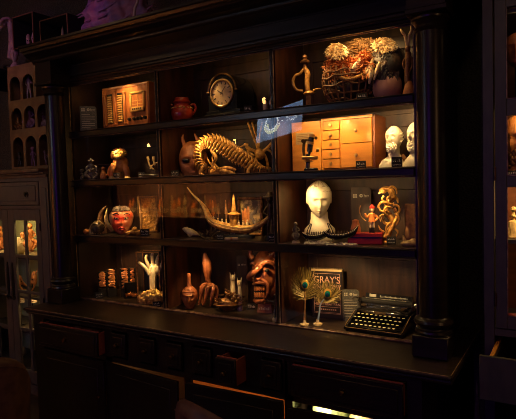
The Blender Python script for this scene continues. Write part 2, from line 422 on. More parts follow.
S(m_, 'carcass', 'ebony')
S(MB().box(-.03, 1.862, .352, .36, FZ+.08, -.262), 'back_lining', 'honey_side')
S(MB().box(1.88, 2.48, .352, .36, FZ+.08, -.262), 'back_lining', 'pale_green')
def knob(x, y, z, par):
    k = MB().lathe([(.0, 0), (.007, 0), (.006, .006), (.005, .01), (.011, .014), (.012, .019), (.008, .024), (0, .025)], (0, 0, 0), 16, M=T(x, y, z) @ RX(pi/2))
    k.torus((x, y-.004, z), .014, .0025, 16, 6)
    S(k, 'knob', 'dull_brass', parent=par)
def drawer(x0, x1, z0, z1, out, mside='drawer_side'):
    y = FY-.004-out
    f = S(MB().box(x0, x1, y-.016, y, z0, z1, bev=.003).box(x0+.02, x1-.02, y-.021, y-.015, z0+.02, z1-.02, bev=.004), 'drawer', 'ebony')
    if out > .01:
        b = MB().box(x1-.014, x1-.003, y, y+.25, z0+.006, z1-.006).box(x0+.003, x0+.014, y, y+.25, z0+.006, z1-.006).box(x0+.014, x1-.014, y, y+.25, z0+.006, z0+.014).box(x0+.014, x1-.014, y+.24, y+.25, z0+.014, z1-.02)
        b.box(x0+.003, x1-.003, y, y+.008, z1-.002, z1+.004)
        S(b, 'drawer_box', mside, parent=f)
    knob((x0+x1)/2, y-.021, (z0+z1)/2, f)
drawer(.065, .617, -.218, -.075, .035)
for a, b, o in ((.693, .812, 0), (.918, 1.037, 0), (1.123, 1.232, 0), (1.308, 1.427, 0), (1.513, 1.632, .075), (1.733, 1.842, 0)): drawer(a, b, -.205, -.068, o)
drawer(1.903, 2.43, -.215, -.068, .012)
def door(x0, x1, hinge_right, ang):
    w = x1-x0; z0, z1 = FZ+.085, -.256
    e = bpy.data.objects.new('door', None)
    m_ = MB().box(0, w, -.018, 0, z0, z1, bev=.002)
    m_.box(.05, w-.05, -.022, -.017, z0+.05, z1-.05, bev=.005)
    if hinge_right: m_.v = [(p[0]-w, p[1], p[2]) for p in m_.v]
    o = m_.build('door', 'ebony'); o.rotation_euler.z = ang; o.location = ((x1 if hinge_right else x0), FY-.003, 0)
    pt = MB().box(.001, w-.001, -.001, .0012, z0+.001, z1-.001)
    if hinge_right: pt.v = [(p[0]-w, p[1], p[2]) for p in pt.v]
    t = pt.build('inner_face', 'drawer_side', o)
    kx = .04 if hinge_right else w-.04
    if hinge_right: kx -= w
    k = MB().lathe([(.0, 0), (.007, 0), (.005, .01), (.012, .018), (0, .025)], (0, 0, 0), 16, M=T(kx, -.022, z1-.22) @ RX(pi/2)).build('knob', 'dull_brass', o)
    bpy.context.view_layer.update(); o.parent = side; o.matrix_parent_inverse = side.matrix_world.inverted()
door(.052, .622, False, 0)
door(.684, 1.232, False, -.075)
door(1.28, 1.848, True, .05)
door(1.896, 2.43, True, .085)
# things kept inside the sideboard, lit by a lamp in there
def simple(name, mb, m, label, cat, group=None): return tag(mb.build(name, m), label, cat, group)
it = simple('cloth_bundle', MB().ell((2.1, .0, -.49), (.06, .1, .118), nu=40, nv=24, fn=blob(0, .09, 4, 6)), 'cream', 'pale crumpled cloth bundle inside the sideboard behind the rightmost door', 'cloth')
it = simple('storage_box', MB().box(1.93, 2.03, -.2, .1, -.6, -.3, bev=.004), 'green_cloth', 'green storage box inside the sideboard behind the rightmost door', 'box')
for jx, jy, jr, jt, jm, jl in ((2.20, .02, .045, -.375, 'ghost_white', 'white jar inside the sideboard behind the rightmost door'), (2.27, .06, .03, -.36, 'bronze', 'brown jar inside the sideboard behind the rightmost door'), (2.32, 0, .035, -.35, 'green_cloth', 'green jar inside the sideboard, second from the right'), (2.39, .04, .03, -.345, 'cream', 'cream jar inside the sideboard, rightmost of the jars')):
    j_ = tag(MB().lathe([(0, -.609), (jr, -.609), (jr*1.05, jt-.06), (jr*.6, jt-.02), (jr*.65, jt), (0, jt)], (jx, jy, 0), 20).build('storage_jar', jm), jl, 'jar', 'jars inside the sideboard')
simple('storage_shelf', MB().box(1.885, 2.475, -.25, .355, -.63, -.61), 'honey_side', 'wooden shelf board inside the sideboard behind the rightmost door', 'shelf')


# ------------------------------------------------------------------ small black name cards
def card(u, w, h, row, y, label, txt=None, vb=None):
    it = Item('name_card', label, 'card', u, row, y=y, vb=vb, group='small black name cards'); s = it.s
    w *= s; h *= s; M = RX(-.18)
    MB().box(-w/2, w/2, -.0012, .0012, 0, h, M, bev=.0005).build('panel', 'black_matte', it.root)
    MB().prism([(-.3*w, 0), (.3*w, 0), (0, h*.8)], .0, .001, T(0, .012, 0) @ RX(.35)).build('strut', 'black_matte', it.root)
    if txt:
        text_part(txt, h*.75, 'lettering', 'white_ink', it.root, (0, -.003, h*.3), (pi/2-.18, 0, 0))
    else:
        m = MB(); rr = random.Random(u)
        for r_, (zz, hh, k) in enumerate(((.55, .22, 4), (.22, .1, 7))):
            x = -w*.38
            for _ in range(k):
                l = w*.76/k*rr.uniform(.5, .95); z0 = h*zz+rr.uniform(-.02, .03)*h
                m.box(x, x+l*.35, -.0022, -.0011, z0, z0+h*hh*rr.uniform(.7, 1.1), M).box(x, x+l, -.0022, -.0011, z0, z0+h*hh*.3, M)
                x += w*.76/k
        m.build('lettering', 'white_ink', it.root)
    return it
def notice(u0, u1, vt, row, y, label, vb=None, mt='card_grey', ink='card_ink', see=False, zb=None):
    it = Item('notice_plaque', label, 'plaque', (u0+u1)/2, row, y=y, vb=vb, group='square notice plaques with pictograms')
    w = (u1-u0)*it.s; h = it.h(vt); c = .012
    poly = [(-w/2, 0), (w/2, 0), (w/2, h-c), (w/2-c, h), (-w/2, h)]
    MB().prism(poly, -.003, .003, RX(-.08)).build('panel', mt, it.root)
    m = MB(); M = RX(-.08); a = -w*.4; z = h*.8; k = w*.2
    for i in range(2):
        for j in range(2): m.box(a+i*k*.6, a+i*k*.6+k*.42, -.0042, -.003, z+j*k*.55, z+j*k*.55+k*.4, M)
    m.torus(M @ Vector((a+k*2.05, -.0035, z+k*.5)), k*.3, k*.14, 14, 6)
    x = a+k*2.75
    for i in range(4): m.box(x+i*k*.33, x+i*k*.33+k*.12, -.0042, -.003, z+.1*k, z+k*(.9 if i == 0 else .6), M).box(x+i*k*.33, x+i*k*.33+k*.25, -.0042, -.003, z+k*.5, z+k*.62, M)
    m.build('pictograms', ink, it.root)
    if not see:
        m = MB()
        for i in range(7): m.box(-w*.4, w*(.38 if i % 3 else .1), -.0038, -.003, h*(.66-i*.085), h*(.675-i*.085), M)
        m.build('small_print', 'card_ink', it.root)
    return it

# ================================================================== ROW 1
notice(81, 97, 106, 1, .07, 'grey notice plaque beside the wooden radio on the top shelf')
# radio
rd = thing('vintage_radio', 'orange wooden radio panel with louvres and a small gilt screen, top left bay', 'radio', (.362, .17, 1.184))
w = .225; h = .312
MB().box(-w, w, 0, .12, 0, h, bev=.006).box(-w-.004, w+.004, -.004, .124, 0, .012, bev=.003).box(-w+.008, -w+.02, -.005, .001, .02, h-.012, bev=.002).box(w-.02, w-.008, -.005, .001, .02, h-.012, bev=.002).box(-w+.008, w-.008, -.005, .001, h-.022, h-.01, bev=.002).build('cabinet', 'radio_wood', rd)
for x in (-.145, -.045):
    m = MB().box(x-.026, x+.026, -.001, .003, .055, .262).build('louvre_recess', 'black', rd)
    m = MB()
    for i in range(12):
        z = .066+i*.0158; m.box(x-.02, x+.02, -.0045, .0045, -.006, .006, T(0, -.004, z) @ RX(-.7))
    m.build('louvre', 'radio_gold', rd)
m = MB()
for x, z1 in ((-.185, .262), (-.095, .285), (.002, .262)):
    m.box(x-.012, x+.012, -.012, 0, .045, z1, bev=.003).box(x-.016, x+.016, -.014, 0, z1-.012, z1+.004, bev=.003).box(x-.016, x+.016, -.014, 0, .04, .052, bev=.003)
m.build('pilaster', 'radio_wood', rd)
m = MB(); x0, x1, z0, z1 = .06, .195, .115, .252
for a in ((x0, x1, z1-.016, z1), (x0, x1, z0, z0+.034), (x0, x0+.016, z0, z1), (x1-.016, x1, z0, z1)): m.box(a[0], a[1], -.018, 0, a[2], a[3], bev=.005)
m.build('screen_frame', 'radio_gold', rd)
MB().box(x0+.014, x1-.014, -.006, .002, z0+.03, z1-.012).build('screen_cloth', 'radio_wood', rd)
MB().box(x0+.014, x1-.014, -.009, -.004, (z0+z1)/2+.004, (z0+z1)/2+.009).box(x0+.014, x1-.014, -.009, -.004, z0+.05, z0+.054).box((x0+x1)/2-.002, (x0+x1)/2+.002, -.009, -.004, z0+.03, z1-.012).build('screen_bar', 'radio_gold', rd)
m = MB()
for i in range(5): m.box(x0+.026+i*.018, x0+.038+i*.018, -.021, -.017, z0+.012, z0+.024, bev=.001)
m.build('tuning_scale', 'black', rd)
for i, x in enumerate((.045, .09, .12, .15, .19)):
    MB().lathe([(0, 0), (.012, 0), (.012, .012), (.009, .018), (0, .018)], (0, 0, 0), 16, M=T(x, 0, .07) @ RX(pi/2)).build('knob', 'black', rd)

# red pot
it = Item('two_handled_pot', 'small shiny red two-handled pot with a lid on the top shelf', 'pot', 182.5, 1, y=.16)
s = it.s; h = it.h(98)
pts = [(0, 0), (7.5, 0), (8, 1), (10, 5), (11, 9), (10.5, 13), (9, 16.5), (7.6, 18), (7.6, 19.5), (8.4, 20.5)]
k = h/25/s
MB().lathe([(r*s*1.0, z*s*k) for r, z in pts], n=32).build('body', 'red_clay', it.root)
MB().lathe([(8.6*s, 20*s*k), (8.9*s, 21*s*k), (7*s, 23*s*k), (6.8*s, 25*s*k), (0, 25*s*k)], n=32).build('lid', 'red_clay', it.root)
for sx in (-1, 1):
    m = MB(); limb(m, [(sx*8.6*s, 0, 18*s*k), (sx*12.5*s, 0, 18.5*s*k), (sx*13.5*s, 0, 14*s*k), (sx*10.5*s, 0, 9*s*k)], [1.1*s]*4, 8); m.build('handle', 'red_clay', it.root)
m = MB()
for i in range(14):
    a = 2*pi*i/14; m.ell((9.8*s*cos(a), 9.8*s*sin(a), 14.8*s*k), (1.3*s, 1.3*s, 1*s), nu=8, nv=6)
m.build('beaded_band', 'radio_gold', it.root)

# mantel clock
ck = thing('mantel_clock', 'black arched mantel clock with a brass-rimmed round dial on the top shelf', 'clock', (1.225, .12, 1.184), -.02)
r0 = .106; zc = .162
ar = [(-r0, .02), (-r0, zc)]+[(r0*cos(a), zc+r0*sin(a)) for a in [pi-pi*i/20 for i in range(1, 20)]]+[(r0, zc), (r0, .02)]
MB().prism(ar, .0, .19).box(-r0-.035, r0+.035, -.012, .2, 0, .03, bev=.005).box(-r0-.02, r0+.02, -.004, .165, .03, .05, bev=.004).build('case', 'black_enamel', ck, ang=30)
MB().torus((0, -.002, zc), r0-.004, .006, 30, 8, a0=0, a1=pi).cone((-r0-.006, -.002, zc), (-r0+.014, -.002, zc), .006, .006).cone((r0-.014, -.002, zc), (r0+.01, -.002, zc), .006, .006).build('arch_moulding', 'dull_brass', ck)
MB().torus((0, -.006, zc-.012), .079, .0075, 40, 10).build('bezel', 'brass', ck)
dl = MB().lathe([(0, 0), (.077, 0), (.077, .004), (.03, .005), (0, .005)], n=40, M=T(0, 0, zc-.012) @ RX(pi/2)).build('dial', 'dial', ck)
for i in range(12): MB().box(-.0026, .0026, -.0065, -.005, .052, .069, T(0, 0, zc-.012) @ RY(2*pi*i/12)).build('hour_mark', 'black', dl)
MB().box(-.0018, .0018, -.009, -.0075, -.01, .034, T(0, 0, zc-.012) @ RY(-1.0)).build('hour_hand', 'black', dl)
MB().box(-.0014, .0014, -.011, -.0095, -.012, .05, T(0, 0, zc-.012) @ RY(.7)).build('minute_hand', 'black', dl)
card(248, 8, 9, 1, .07, 'black name card standing just right of the mantel clock')
it = Item('votive_candle', 'tiny cream candle beside the mantel clock near the divider', 'candle', 265.5, 1, y=.08); s = it.s; h = it.h(98)
MB().lathe([(0, 0), (2.4*s, 0), (2.6*s, h*.5), (2*s, h*.75), (0, h*.8)], n=16).build('wax', 'cream', it.root)
MB().ell((0, 0, h*.9), (1.1*s, 1.1*s, h*.12), nu=8, nv=6).build('wick', 'ivory', it.root)
it = Item('blue_ball_ornament', 'small pale blue ball on a dark stand near the top divider', 'ornament', 272.5, 1, y=.03); s = it.s; h = it.h(99)
MB().ell((0, 0, h-3.6*s), 3.6*s, nu=20, nv=14).build('ball', 'blue_ball', it.root)
MB().lathe([(0, 0), (3*s, 0), (2.6*s, 2*s), (1*s, 3*s), (1*s, h-8*s), (2.2*s, h-6.4*s), (0, h-6.2*s)], n=16).build('stand', 'black', it.root)

# sabre hilt
it = Item('sabre_hilt', 'golden sabre hilt with curved knuckle guard standing upright on a stub of blade', 'sword', 309, 1, y=.12); s = it.s; q = it.q
m = MB(); limb(m, [q(304.5, 67), q(307.5, 74), q(307, 82), q(308, 91)], [2*s, 2.9*s, 2.7*s, 2.3*s], 12); m.build('grip', 'gold', it.root)
m = MB(); m.lathe([(0, -3*s), (4.6*s, -2.4*s), (5*s, -1*s), (3*s, .6*s), (1.6*s, 1.5*s), (2.6*s, 3*s), (2.2*s, 5*s), (0, 6*s)], c=q(305, 60.5), n=20)
m.cone(q(305, 62), q(304.6, 68), 1.4*s, 1.9*s); m.build('pommel', 'bronze', it.root)
m = MB(); limb(m, [q(303.5, 69), q(300, 73.5), q(295.5, 75.5), q(293, 81), q(294.5, 87), q(298, 90.5), q(303, 91)], [1.2*s, 1.5*s, 1.4*s, 1.5*s, 1.4*s, 1.3*s, 1.3*s], 8); m.build('knuckle_guard', 'gold', it.root)
m = MB(); m.ell(q(308.5, 92.5), (6.6*s, 4*s, 2.6*s), RY(-.1), 20, 10, lambda x, y, z: 1+.1*x if z < 0 else (.75)); limb(m, [q(313, 90.5), q(317, 89), q(321, 89)], [1*s, .8*s, .5*s], 6); m.build('guard', 'gold', it.root)
m = MB(); a = q(308.3, 95); m.prism([(a.x-2.4*s, 0), (a.x+2.4*s, 0), (a.x+2.2*s, a.z), (a.x-2.2*s, a.z)], -.6*s, .6*s); m.build('blade', 'bronze', it.root)

# feathered headdress
it = Item('feathered_headdress', 'large headdress of wicker, fur, white tufts and dark feathers in the top right bay', 'headdress', 362, 1, y=.19, rz=.15); s = it.s; q = it.q
m = MB(); rr = random.Random(5)
c = q(348, 84); 
for i in range(9):      # basket uprights and hoops
    a = -1.25+i*2.5/8
    P = [(c.x+rx*s*sin(a)*1.0, -rx*s*cos(a)*.8, c.z+z*s) for rx, z in ((17, -20), (24, -8), (26, 4), (23, 16))]
    limb(m, P, [.9*s]*4, 6)
for z, rx in ((-17, 18), (-10, 23), (-2, 26), (5, 26), (11, 25)):
    limb(m, [(c.x+rx*s*sin(a), -rx*s*cos(a)*.82, c.z+(z+rr.uniform(-1.5, 1.5))*s) for a in [-1.6+.32*k for k in range(11)]], [.9*s]*11, 6, 3)
for k in range(16):
    a = rr.uniform(-1.4, 1.3); z = rr.uniform(-14, 8); m.tube([(c.x+24*s*sin(a), -22*s*cos(a)*.9, c.z+z*s), (c.x+25*s*sin(a+.4), -22*s*cos(a+.4)*.95, c.z+(z+rr.uniform(-5, 9))*s)], .7*s, 6)
m.build('wicker_basket', 'wicker', it.root)
MB().ell((c.x, 0, c.z-3*s), (21*s, 15*s, 17*s), nu=24, nv=16).build('basket_core', 'dark_hair', it.root)
m = MB()
for i in range(26):
    t = i/25; p = q(327+44*t, 79-2*sin(t*9)-3*t, -23*sin(pi*(t*.8+.1))); m.ell(p, (1.7*s, 1.5*s, 1.9*s), nu=8, nv=6)
m.build('bead_trim', 'gold', it.root)
def tuft(name, mt, cu, cv, ru, rv, n, lw, seed, d=-6, droop=0, spread=2*pi, a0=0, wid=1.1):
    m = MB(); r2 = random.Random(seed)
    m.ell(q(cu, cv, d+2), (ru*s*.62, 7*s, rv*s*.62), nu=16, nv=10, fn=blob(0, .1, seed))
    for i in range(n):
        a = a0+spread*r2.random(); k = r2.random()**.6; dd = d+r2.uniform(-7, 5); uu, vv = cu+ru*.72*k*cos(a), cv-rv*.72*k*sin(a)
        a2 = a+r2.uniform(-.9, .9); l = r2.uniform(.25, .5)
        p0 = q(uu, vv, dd+1); p1 = q(uu+ru*l*.55*cos(a2), vv-rv*l*.6*sin(a2), dd-1.5); p2 = q(uu+ru*l*cos(a2)+r2.uniform(-1.5, 1.5), vv-rv*l*sin(a2)*.8+1.2+droop, dd-1.5)
        m.tube([p0, p1, p2], [lw*s*.35, lw*s*.5*wid, .06*s], 4, .6)
    return m.build(name, mt, it.root)
tuft('fur_crown', 'fur_brown', 365, 49, 27, 12, 900, 1.0, 1, d=2)
tuft('white_tuft', 'feather_white', 337, 51, 11, 9, 450, .9, 2, d=-9)
tuft('white_tuft', 'feather_white', 384, 45, 13, 8.5, 500, .9, 3, d=-8)
tuft('orange_plume', 'feather_orange', 346, 69, 16, 14, 330, 1.3, 4, d=-8)
tuft('orange_plume', 'feather_orange', 364, 64, 11, 16, 260, 1.3, 9, d=-12)
tuft('orange_plume', 'feather_orange', 331, 68, 8, 16, 200, 1.2, 10, d=-4)
m = MB(); limb(m, [q(352, 72, -16), q(356, 66, -17), q(361, 58, -16)], [2.5*s, 3.2*s, 1*s], 8); limb(m, [q(366, 74, -16), q(370, 67, -16), q(373, 58, -14)], [2*s, 2.6*s, .8*s], 8)
m.build('long_plume', 'feather_white', it.root)
m = MB(); m.ell(q(387, 66, -3), (17*s, 12*s, 18*s), nu=20, nv=14, fn=blob(0, .05, 8)); r2 = random.Random(8)
for i in range(170):
    a = r2.uniform(-.1, 1.0); u0 = 374+26*r2.random(); v0 = r2.uniform(46, 68); l = r2.uniform(12, 24)
    dd = -14+6*abs((u0-386)/13)
    m.tube([q(u0, v0, dd+4), q(u0-1.5, v0+l*.5, dd-2), q(u0-3.5*a-1, v0+l, dd)], [.5*s, 1.1*s, .15*s], 6, .35)
m.build('dark_feathers', 'feather_dark', it.root)
m = MB(); m.ell(q(387, 87, -3), (14.5*s, 13*s, 17*s), nu=28, nv=18, fn=blob(0, .05, 5)); m.build('hide_bag', 'pink_hide', it.root)
m = MB(); limb(m, [q(371, 66, -17), q(371, 74, -18), q(369, 84, -17)], [2*s, 2.6*s, .6*s], 8); limb(m, [q(380, 62, -18), q(377, 70, -18), q(374, 80, -17)], [1.5*s, 2.2*s, .5*s], 8); m.build('cream_feather', 'feather_white', it.root)
card(362, 10, 9, 1, .065, 'black name card propped in front of the feathered headdress')
# antelope figure
it = Item('horned_figurine', 'slender bronze horned figurine at the right end of the top shelf', 'figurine', 408.5, 1, y=.05); s = it.s; q = it.q
m = MB(); limb(m, [q(411, 96), q(408, 84), q(407, 72), q(408, 60), q(408, 52)], [2.5*s, 3*s, 2.7*s, 3.2*s, 2.2*s], 10)
m.ell(q(407.5, 49), (2.8*s, 3*s, 3.6*s), nu=12, nv=8); limb(m, [q(408, 57), q(404, 60), q(403, 66), q(406, 70)], [1.3*s, 1.2*s, 1*s, 1*s], 6); limb(m, [q(408, 57), q(412, 60), q(412, 67), q(409, 71)], [1.3*s, 1.2*s, 1*s, 1*s], 6)
m.build('body', 'bronze', it.root)
for pts in ([(407, 46), (405, 36), (402, 32), (400.5, 29)], [(408, 46), (409, 36), (411, 31), (411, 26)]):
    m = MB(); limb(m, [q(*p) for p in pts], [1.5*s, 1.3*s, 1.3*s, .8*s], 7); m.build('horn', 'gold_pale', it.root)
a = q(409, 94); MB().lathe([(0, 0), (6.5*s, 0), (6*s, 4*s), (3*s, 14*s), (0, 16*s)], c=(a.x, 0, 0), n=16).build('base', 'orange_bone', it.root)

# ================================================================== ROW 2
def figurine(u, row, y, vt, name, mt, label, cat='figurine', wpx=8, pose=0, group=None, base=None, vb=None, z=None, hat=False):
    it = Item(name, label, cat, u, row, y=y, vb=vb, z=z, group=group); s = it.s; h = it.h(vt); w = wpx*s
    m = MB(); bz = h*.12 if base else 0; hh = h-bz; r2 = random.Random(int(u*7)); hr = hh*.11
    a, b, c_ = bz+hh*.42, bz+hh*.72, bz+hh*.87
    limb(m, [(0, 0, a-.02*hh), (0, 0, (a+b)/2), (0, 0, b), (0, 0, c_)], [w*.22, w*.2, w*.24, w*.09], 10, flat=.8)
    if pose == 0:
        for sx in (-1, 1): limb(m, [(sx*w*.1, 0, a), (sx*w*.18, -.05*hh, bz+hh*.22), (sx*w*.2, 0, bz)], [w*.14, w*.11, w*.08], 8); m.ell((sx*w*.2, -.05*hh, bz+.02*hh), (w*.1, w*.17, .03*hh), nu=8, nv=6)
    else:
        for sx in (-1, 1): limb(m, [(sx*w*.1, 0, a), (sx*w*.42, -.14*hh, bz+hh*.3), (sx*w*.1, -.16*hh, bz+hh*.06)], [w*.16, w*.14, w*.09], 8)
        m.ell((0, 0, bz+hh*.22), (w*.34, w*.3, hh*.23), nu=14, nv=10)
    for sx in (-1, 1):
        ex = r2.uniform(.34, .5); limb(m, [(sx*w*.2, 0, b), (sx*w*ex, -.04*hh, b-hh*.14), (sx*w*.2, -.13*hh, b-hh*(.2 if pose else r2.choice((.1, .22))))], [w*.09, w*.07, w*.06], 7)
    m.build('body', mt, it.root)
    m = MB(); head(m, (0, -.01*hh, bz+hh*.9), (hr*.85, hr*.9, hr*1.1), nu=24, nv=18); m.build('head', mt, it.root)
    if hat: MB().lathe([(hr*1.5, 0), (hr*1.4, hr*.2), (hr*.8, hr*.4), (hr*.5, hr*1.2), (0, hr*1.3)], c=(0, 0, bz+hh*.95), n=16).build('hat', hat, it.root)
    if base: MB().lathe([(0, 0), (w*.5, 0), (w*.52, bz*.3), (w*.45, bz*.9), (0, bz)], n=20, ys=.8).build('base', base, it.root)
    return it
it = figurine(92, 2, .075, 160, 'knobbly_figurine', 'lead', 'dull grey seated figurine at the left end of the second shelf', wpx=13, pose=1, hat='lead')
s = it.s; m = MB(); r2 = random.Random(2)
for i in range(46): m.ell((r2.uniform(-10, 6)*s, r2.uniform(-4, 3)*s, r2.uniform(1, 12)*s), r2.uniform(.8, 2.2)*s, nu=8, nv=6)
m.build('encrustation', 'lead', it.root)
it = Item('figure_box', 'small open box holding a tiny orange figure on the second shelf', 'box', 104, 2, y=.1); s = it.s; h = it.h(164)
MB().box(-6*s, -5*s, 0, 5*s, 0, h).box(5*s, 6*s, 0, 5*s, 0, h).box(-6*s, 6*s, 0, 5*s, h-s, h).box(-6*s, 6*s, 4.2*s, 5*s, 0, h).box(-6*s, 6*s, -1*s, 5*s, 0, s).build('case', 'dark_bronze', it.root)
m = MB(); m.lathe([(0, s), (3*s, s), (3.3*s, 4*s), (2.2*s, 8*s), (1.2*s, 9.5*s), (0, 10*s)], c=(-.5*s, 1.5*s, 0), n=16); m.ell((-.5*s, 1.5*s, 11.2*s), 1.9*s, nu=12, nv=8); m.ell((2*s, .5*s, 4*s), 1.8*s, nu=10, nv=8); m.build('figure', 'orange_bone', it.root)
MB().prism([(6.6*s, 0), (9.8*s, 0), (9.4*s, h*.97), (7*s, h*.97)], 0, 3*s).build('door_leaf', 'lead', it.root)
# lion statue
it = Item('guardian_lion', 'yellow-faced reddish seated lion statue on the second shelf', 'statue', 120, 2, y=.16); s = it.s; q = it.q
m = MB(); m.ell(q(120.5, 164), (8*s, 8*s, 8.5*s), RY(.3), 20, 14, blob(0, .05, 1)); m.ell(q(113.5, 172, 2), (6*s, 7*s, 7.5*s), nu=16, nv=12)
limb(m, [q(124, 165, -4), q(126.5, 171, -6), q(127, 180, -6)], [3.6*s, 3*s, 2.6*s], 10); limb(m, [q(114, 165, -4), q(112, 172, -7), q(112, 180, -7)], [3.4*s, 2.8*s, 2.4*s], 10)
m.build('body', 'orange_bone', it.root)
m = MB(); m.ell(q(127.5, 178.5, -9), (3.6*s, 4.5*s, 2.4*s), nu=12, nv=8); m.ell(q(112, 178.5, -9), (3.4*s, 4.5*s, 2.4*s), nu=12, nv=8); m.build('paw', 'gold_pale', it.root)
m = MB(); m.ell(q(118.5, 155, -5), (6*s, 6*s, 5.2*s), nu=24, nv=16, fn=blob(0, .04, 2)); m.ell(q(118, 156.5, -10), (3.8*s, 3*s, 2.4*s), nu=14, nv=10); m.ell(q(125, 153.5, -2), (1.6*s, 2*s, 2.2*s)); m.ell(q(112.5, 153, -2), (1.4*s, 2*s, 2.2*s)); hd = m.build('head', 'coral', it.root)
MB().ell(q(118, 158.3, -11.5), (3*s, 2.2*s, .9*s)).ell(q(116, 153.5, -10.3), .8*s).ell(q(120.5, 153.5, -10.3), .8*s).build('mouth_and_eyes', 'black', hd)
m = MB(); r2 = random.Random(4)
for i in range(24):
    a = r2.uniform(0, pi*1.2)-.1; m.ell(q(119+7*cos(a), 155.5-6.5*sin(a), 1), 1.6*s, nu=8, nv=6)
m.build('mane', 'orange_bone', it.root)
card(116.8, 6.5, 6.5, 2, .09, 'black name card tucked between the legs of the seated lion statue')
# brass instruments
it = Item('brass_astrolabe', 'dark brass instrument with arcs and sighting arms on a base, second shelf', 'instrument', 157, 2, y=.15); s = it.s; q = it.q
m = MB(); m.box(-14*s, 12*s, -5*s, 5*s, 0, q(157, 174).z, bev=s); m.build('base', 'black', it.root)
m = MB(); limb(m, [q(148, 159), q(149.5, 165), q(153, 169), q(158, 170)], [.8*s]*4, 8); limb(m, [q(153.5, 158), q(154, 163), q(156, 168)], [.9*s]*3, 8); limb(m, [q(168, 158), q(167, 163), q(163, 168)], [1*s]*3, 8)
m.torus(q(159, 171.5), 9*s, .7*s, 24, 6, a0=.3, a1=2.8); limb(m, [q(164, 165), q(173, 164), q(180, 168), q(184, 175)], [.6*s]*4, 6)
m.cone(q(147.4, 156.5), q(148.6, 160.5), 1.2*s, 1.2*s); m.cone(q(153.3, 156.5), q(153.7, 160.5), 1.3*s, 1.3*s); m.cone(q(168.4, 156.5), q(167.6, 161), 1.5*s, 1.5*s); m.build('sighting_arms', 'gold_pale', it.root)
m = MB(); m.lathe([(0, 0), (4*s, 0), (4*s, s), (1.3*s, 2*s), (1.3*s, 12*s), (2*s, 13*s), (1.3*s, 14*s), (1.2*s, 18*s), (0, 18.5*s)], c=(q(162.5, 170).x, 0, q(157, 174.5).z), n=16); m.build('column', 'bronze', it.root)
m = MB(); m.cone(q(157, 167.5, -3), q(157, 167.5, 3), 3.2*s, 3.2*s, 20); m.cone(q(157, 167.5, -4), q(157, 167.5, -3), 1.6*s, 1.6*s, 16); m.build('dial_drum', 'dull_brass', it.root)
card(141.5, 6.5, 6, 2, .09, 'black name card left of the brass astrolabe with arcs'); card(175, 8, 6.5, 2, .09, 'black name card between the brass astrolabe and horned mask')
# horned mask
it = Item('horned_mask', 'orange-brown horned mask with hollow eyes behind the golden dragon', 'mask', 193, 2, y=.2); s = it.s; q = it.q
c = q(193.5, 161); m = MB()
def fn(x, y, z):
    dy = 0
    for ex in (-.42, .4): dy += .38*g(x, y, z, ex, -.02, .26, .13)
    dy -= .4*g(x, y, z, 0, -.2, .16, .26)+.16*g(x, y, z, -.4, .25, .35, .12)+.16*g(x, y, z, .4, .25, .35, .12)+.2*g(x, y, z, 0, -.62, .3, .08)+.15*g(x, y, z, 0, -.85, .3, .1)
    return (0, dy, 0, 1.0)
m.ell(c, (14.5*s, 9*s, 20*s), RY(-.05), 56, 44, fn); m.build('face', 'mask_orange', it.root)
for ex in (-6.6, 5): MB().ell(q(193+ex, 160.5, -6.4), (4.2*s, 1.8*s, 2.3*s), nu=16, nv=10).build('eye_hollow', 'black', it.root)
for pts in ([(185, 146), (182.5, 139), (183.5, 134.5)], [(200, 144), (196.5, 138), (194.5, 133.5)]):
    m = MB(); limb(m, [q(*p) for p in pts], [2.2*s, 1.6*s, .3*s], 8); m.build('horn', 'mask_orange', it.root)
# dragon
it = Item('carved_dragon', 'golden spiny arched dragon carving filling the middle of the second shelf', 'carving', 233, 2, y=.15, rz=.12); s = it.s; q = it.q
path = [(226, 171), (214, 171.5), (205, 169), (200.5, 162), (200, 153), (203, 146), (211, 143.5), (220, 146.5), (229, 152), (238, 157.5), (247, 163), (256, 168.5), (264, 171), (273, 169.5)]
P = smooth_path([q(*p) for p in path], 3); RRa = lerp_r([3.2, 3.6, 3.8, 4, 4.3, 5, 5.6, 6, 6, 5.8, 5.2, 4.4, 3.2, 1.4], len(P)); m = MB()
for i, p in enumerate(P): pass
m.tube(P, [r*s*.72 for r in RRa], 10)
m.build('body', 'dark_bronze', it.root)
m = MB(); ms = MB(); C0 = q(222, 166)
for i in range(1, len(P)-1):
    t = (P[i+1]-P[i-1]).normalized(); nrm = Vector((t.z, 0, -t.x)); 
    if i < 14: nrm = -nrm if (P[i]-C0).dot(nrm) < 0 else nrm
    elif nrm.z < 0: nrm = -nrm
    r = RRa[i]*s
    A = Matrix((t.cross(nrm), t, nrm)).transposed().to_4x4()
    m.torus(P[i], r*.9, r*.24, 14, 6, M=A)
    tip = P[i]+nrm*(r*1.8)-t*(r*.9); ms.tube([P[i]+nrm*r*.6, P[i]+nrm*r*1.3-t*r*.1, tip], [r*.4, r*.3, r*.03], 7)
    ms.tube([P[i]-nrm*r*.2+Vector((0, -r*.8, 0)), P[i]-nrm*r*.9+Vector((0, -r*.9, 0))-t*r*.3, P[i]-nrm*r*1.35-t*r*.5], [r*.18, r*.14, r*.03], 6)
m.build('rib_rings', 'gold', it.root); ms.build('spines', 'gold', it.root)
m = MB(); limb(m, [q(212, 172), q(222, 171, -4), q(231, 173, -5), q(236, 175, -5)], [3.4*s, 3.4*s, 2.2*s, 1*s], 10); limb(m, [q(219, 170, -3), q(228, 168, -5), q(236, 170, -5)], [2.6*s, 2*s, .9*s], 10)
for k in range(7): m.cone(q(222+k*2, 171, -6), q(222.6+k*2, 172.8, -6), .6*s, .1*s, 6)
